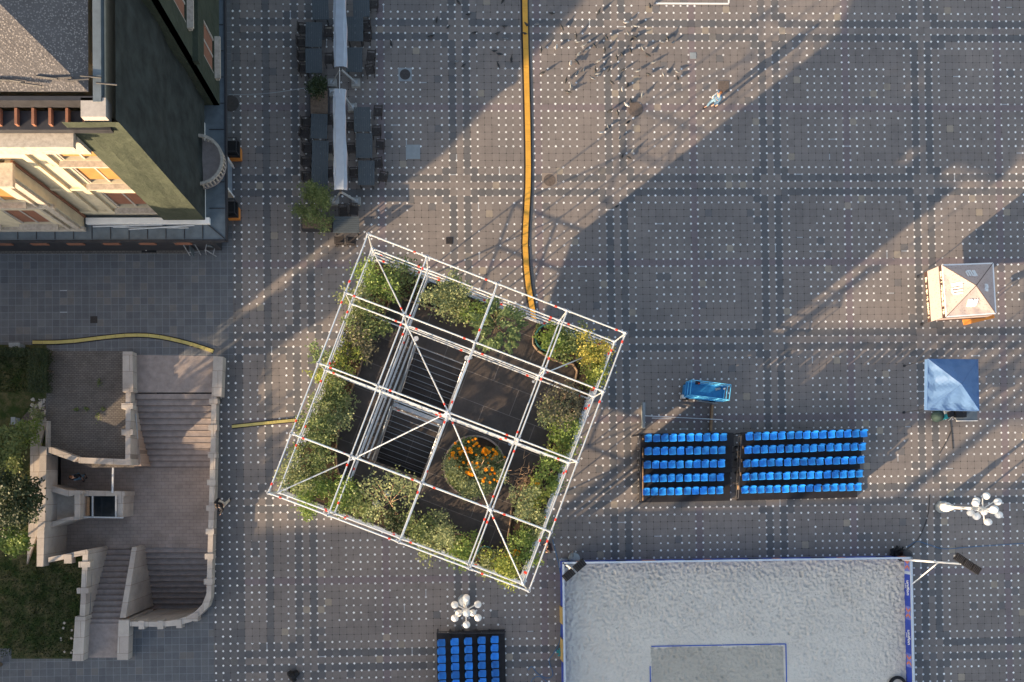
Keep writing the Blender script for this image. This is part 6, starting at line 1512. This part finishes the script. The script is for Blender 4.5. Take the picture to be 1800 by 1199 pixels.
# unseen building added south of the square: its straight eave throws the shade edge across the lower half
H1 = 10.0; kx, ky = H1 / math.tan(R(SUN_EL)) * math.cos(R(SUN_AZ)), H1 / math.tan(R(SUN_EL)) * math.sin(R(SUN_AZ))
e0, e1 = W(460, 940, 0), W(1560, 880, 0); y_e = (e0.y + e1.y) / 2 - ky
ang = math.atan2(e1.y - e0.y, e1.x - e0.x)
cx_, cy_ = (e0.x + e1.x) / 2 - kx, y_e
t = thing("south_shade_building", "long unseen ochre building added beyond the bottom edge for its shadow", "building", V(cx_ - 8, cy_, 0), ang)
mb = MB(); mb.mat(M['farwall']); mb.box((-12, -9, H1 / 2 - .01), (110, 18, H1)); mb.build("wall", None, t)
mb = MB(); mb.mat(M['farroof']); mb.add([(-67, 0, H1), (43, 0, H1), (43, -9, H1 + 1.6), (-67, -9, H1 + 1.6), (43, -18, H1), (-67, -18, H1)], [(0, 1, 2, 3), (3, 2, 4, 5), (1, 4, 2), (0, 3, 5)]); mb.build("roof", None, t)
# pierced tiers added above the eave, spaced to throw streaks of light
gpt = W(1165, 740, 0); k12 = 11.7 / math.tan(R(SUN_EL)); wx, wy = gpt.x - k12 * math.cos(R(SUN_AZ)), gpt.y - k12 * math.sin(R(SUN_AZ))
xl = (wx - t.location.x) * math.cos(ang) + (wy - t.location.y) * math.sin(ang)
mb = MB(); mb.mat(M['farwall']); rt = random.Random(31); xr = 43.0
for z, th in ((11.7, .3), (12.6, .24), (13.5, .3)): mb.box(((xl + xr) / 2, -.06, z), (xr - xl, .16, th))
x = xl
while x < xr:
    for z, hh in ((12.17, .64), (13.03, .64)):
        if rt.random() < .92: mb.box((x, -.06, z), (rt.choice((.45, .5, .6)), .12, hh))
    x += 1.35
x = xl + .3
while x < xr: mb.box((x, -.06, 10.8), (.4, .4, 1.6)); x += 6.5
mb.build("streak_lattice", None, t)
for z in (2.2, 5.2, 8.0):
    for k in range(24): mb = MB(); mb.mat(M['glass']); mb.box((-60 + k * 4.2, .03, z), (1.2, .08, 1.7)); mb.build("window", None, t)
# unseen building added in the west, slot and roof end shaped for streak and shadow
px0 = (-300, 1088); c0_ = W(*px0, 0)
def sx_of(s_px):                       # world y on the building's east face for a cross-sun pixel coordinate
    y = (s_px + 180) / .8; return W(-300, y, 0).y
t = thing("west_shade_building", "unseen ochre building added beyond the left edge for its shadow", "building", V(c0_.x, c0_.y, 0)); bx_ = c0_.x
def wb(mb, y0_, y1_, z0_, z1_): mb.box((-6, (y0_ + y1_) / 2 - c0_.y, (z0_ + z1_) / 2), (12, abs(y1_ - y0_), z1_ - z0_))
ya, yb, yc, yd, ye = sx_of(690), sx_of(650), sx_of(630), sx_of(560), sx_of(360)
mb = MB(); mb.mat(M['farwall']); wb(mb, ya, yb, 0, 9.4); wb(mb, yb, yc, 0, 3.9); wb(mb, yb, yc, 6.3, 9.4); wb(mb, yc, ye, 0, 9.4); mb.build("wall", None, t)
mb = MB(); mb.mat(M['farroof']); f = lambda x, y, z: (x, y - c0_.y, z)
yr = sx_of(636); mb.add([f(0, ya, 9.4), f(0, ye, 9.4), f(-12, ye, 9.4), f(-12, ya, 9.4), f(-1, yr, 12.0), f(-1, ye, 12.0), f(-11, ye, 12.0), f(-11, yr, 12.0)], [(0, 1, 5, 4), (1, 2, 6, 5), (2, 3, 7, 6), (3, 0, 4, 7), (4, 5, 6, 7)]); mb.build("roof", None, t)
for z in (2.0, 5.0, 7.8):
    y = yc + 2
    while y < ye - 1: mb = MB(); mb.mat(M['glass']); mb.box((.03, y - c0_.y, z), (.08, 1.1, 1.5)); mb.build("window", None, t); y += 3.0
for k, (s_, t_, zc, r, h) in enumerate(((765, -760, 4.4, 1.3, 1.2), (850, -770, 4.2, 1.25, 1.3), (935, -700, 3.6, 1.1, 1.0), (725, -620, 4.6, .8, 1.0))):
    x, y = .6 * s_ + .8 * t_, .8 * s_ - .6 * t_; g = W(x, y, 0); tp = thing("street_tree", ("first", "second", "third", "fourth")[k] + " park tree beyond the lower left corner of the photo", "tree", V(g.x, g.y, 0), 0, "park trees beyond the lower left"); rn = random.Random(k + 40)
    mb, cs = foliage(rn, r, h, 2600, .2, .14, 14, .8, .5); mb.v = [(v_[0], v_[1], v_[2] + zc) for v_ in mb.v]; mb.build("crown", LM['deep'], tp)
    tk = MB(); tk.tube((0, 0, 0), (0, 0, zc), .12, .05, 8)
    for c_, cr in cs: tk.tube((0, 0, zc * .75), c_ + V(0, 0, zc), .04, .01, 5)
    tk.build("trunk", M['trunk'], tp)
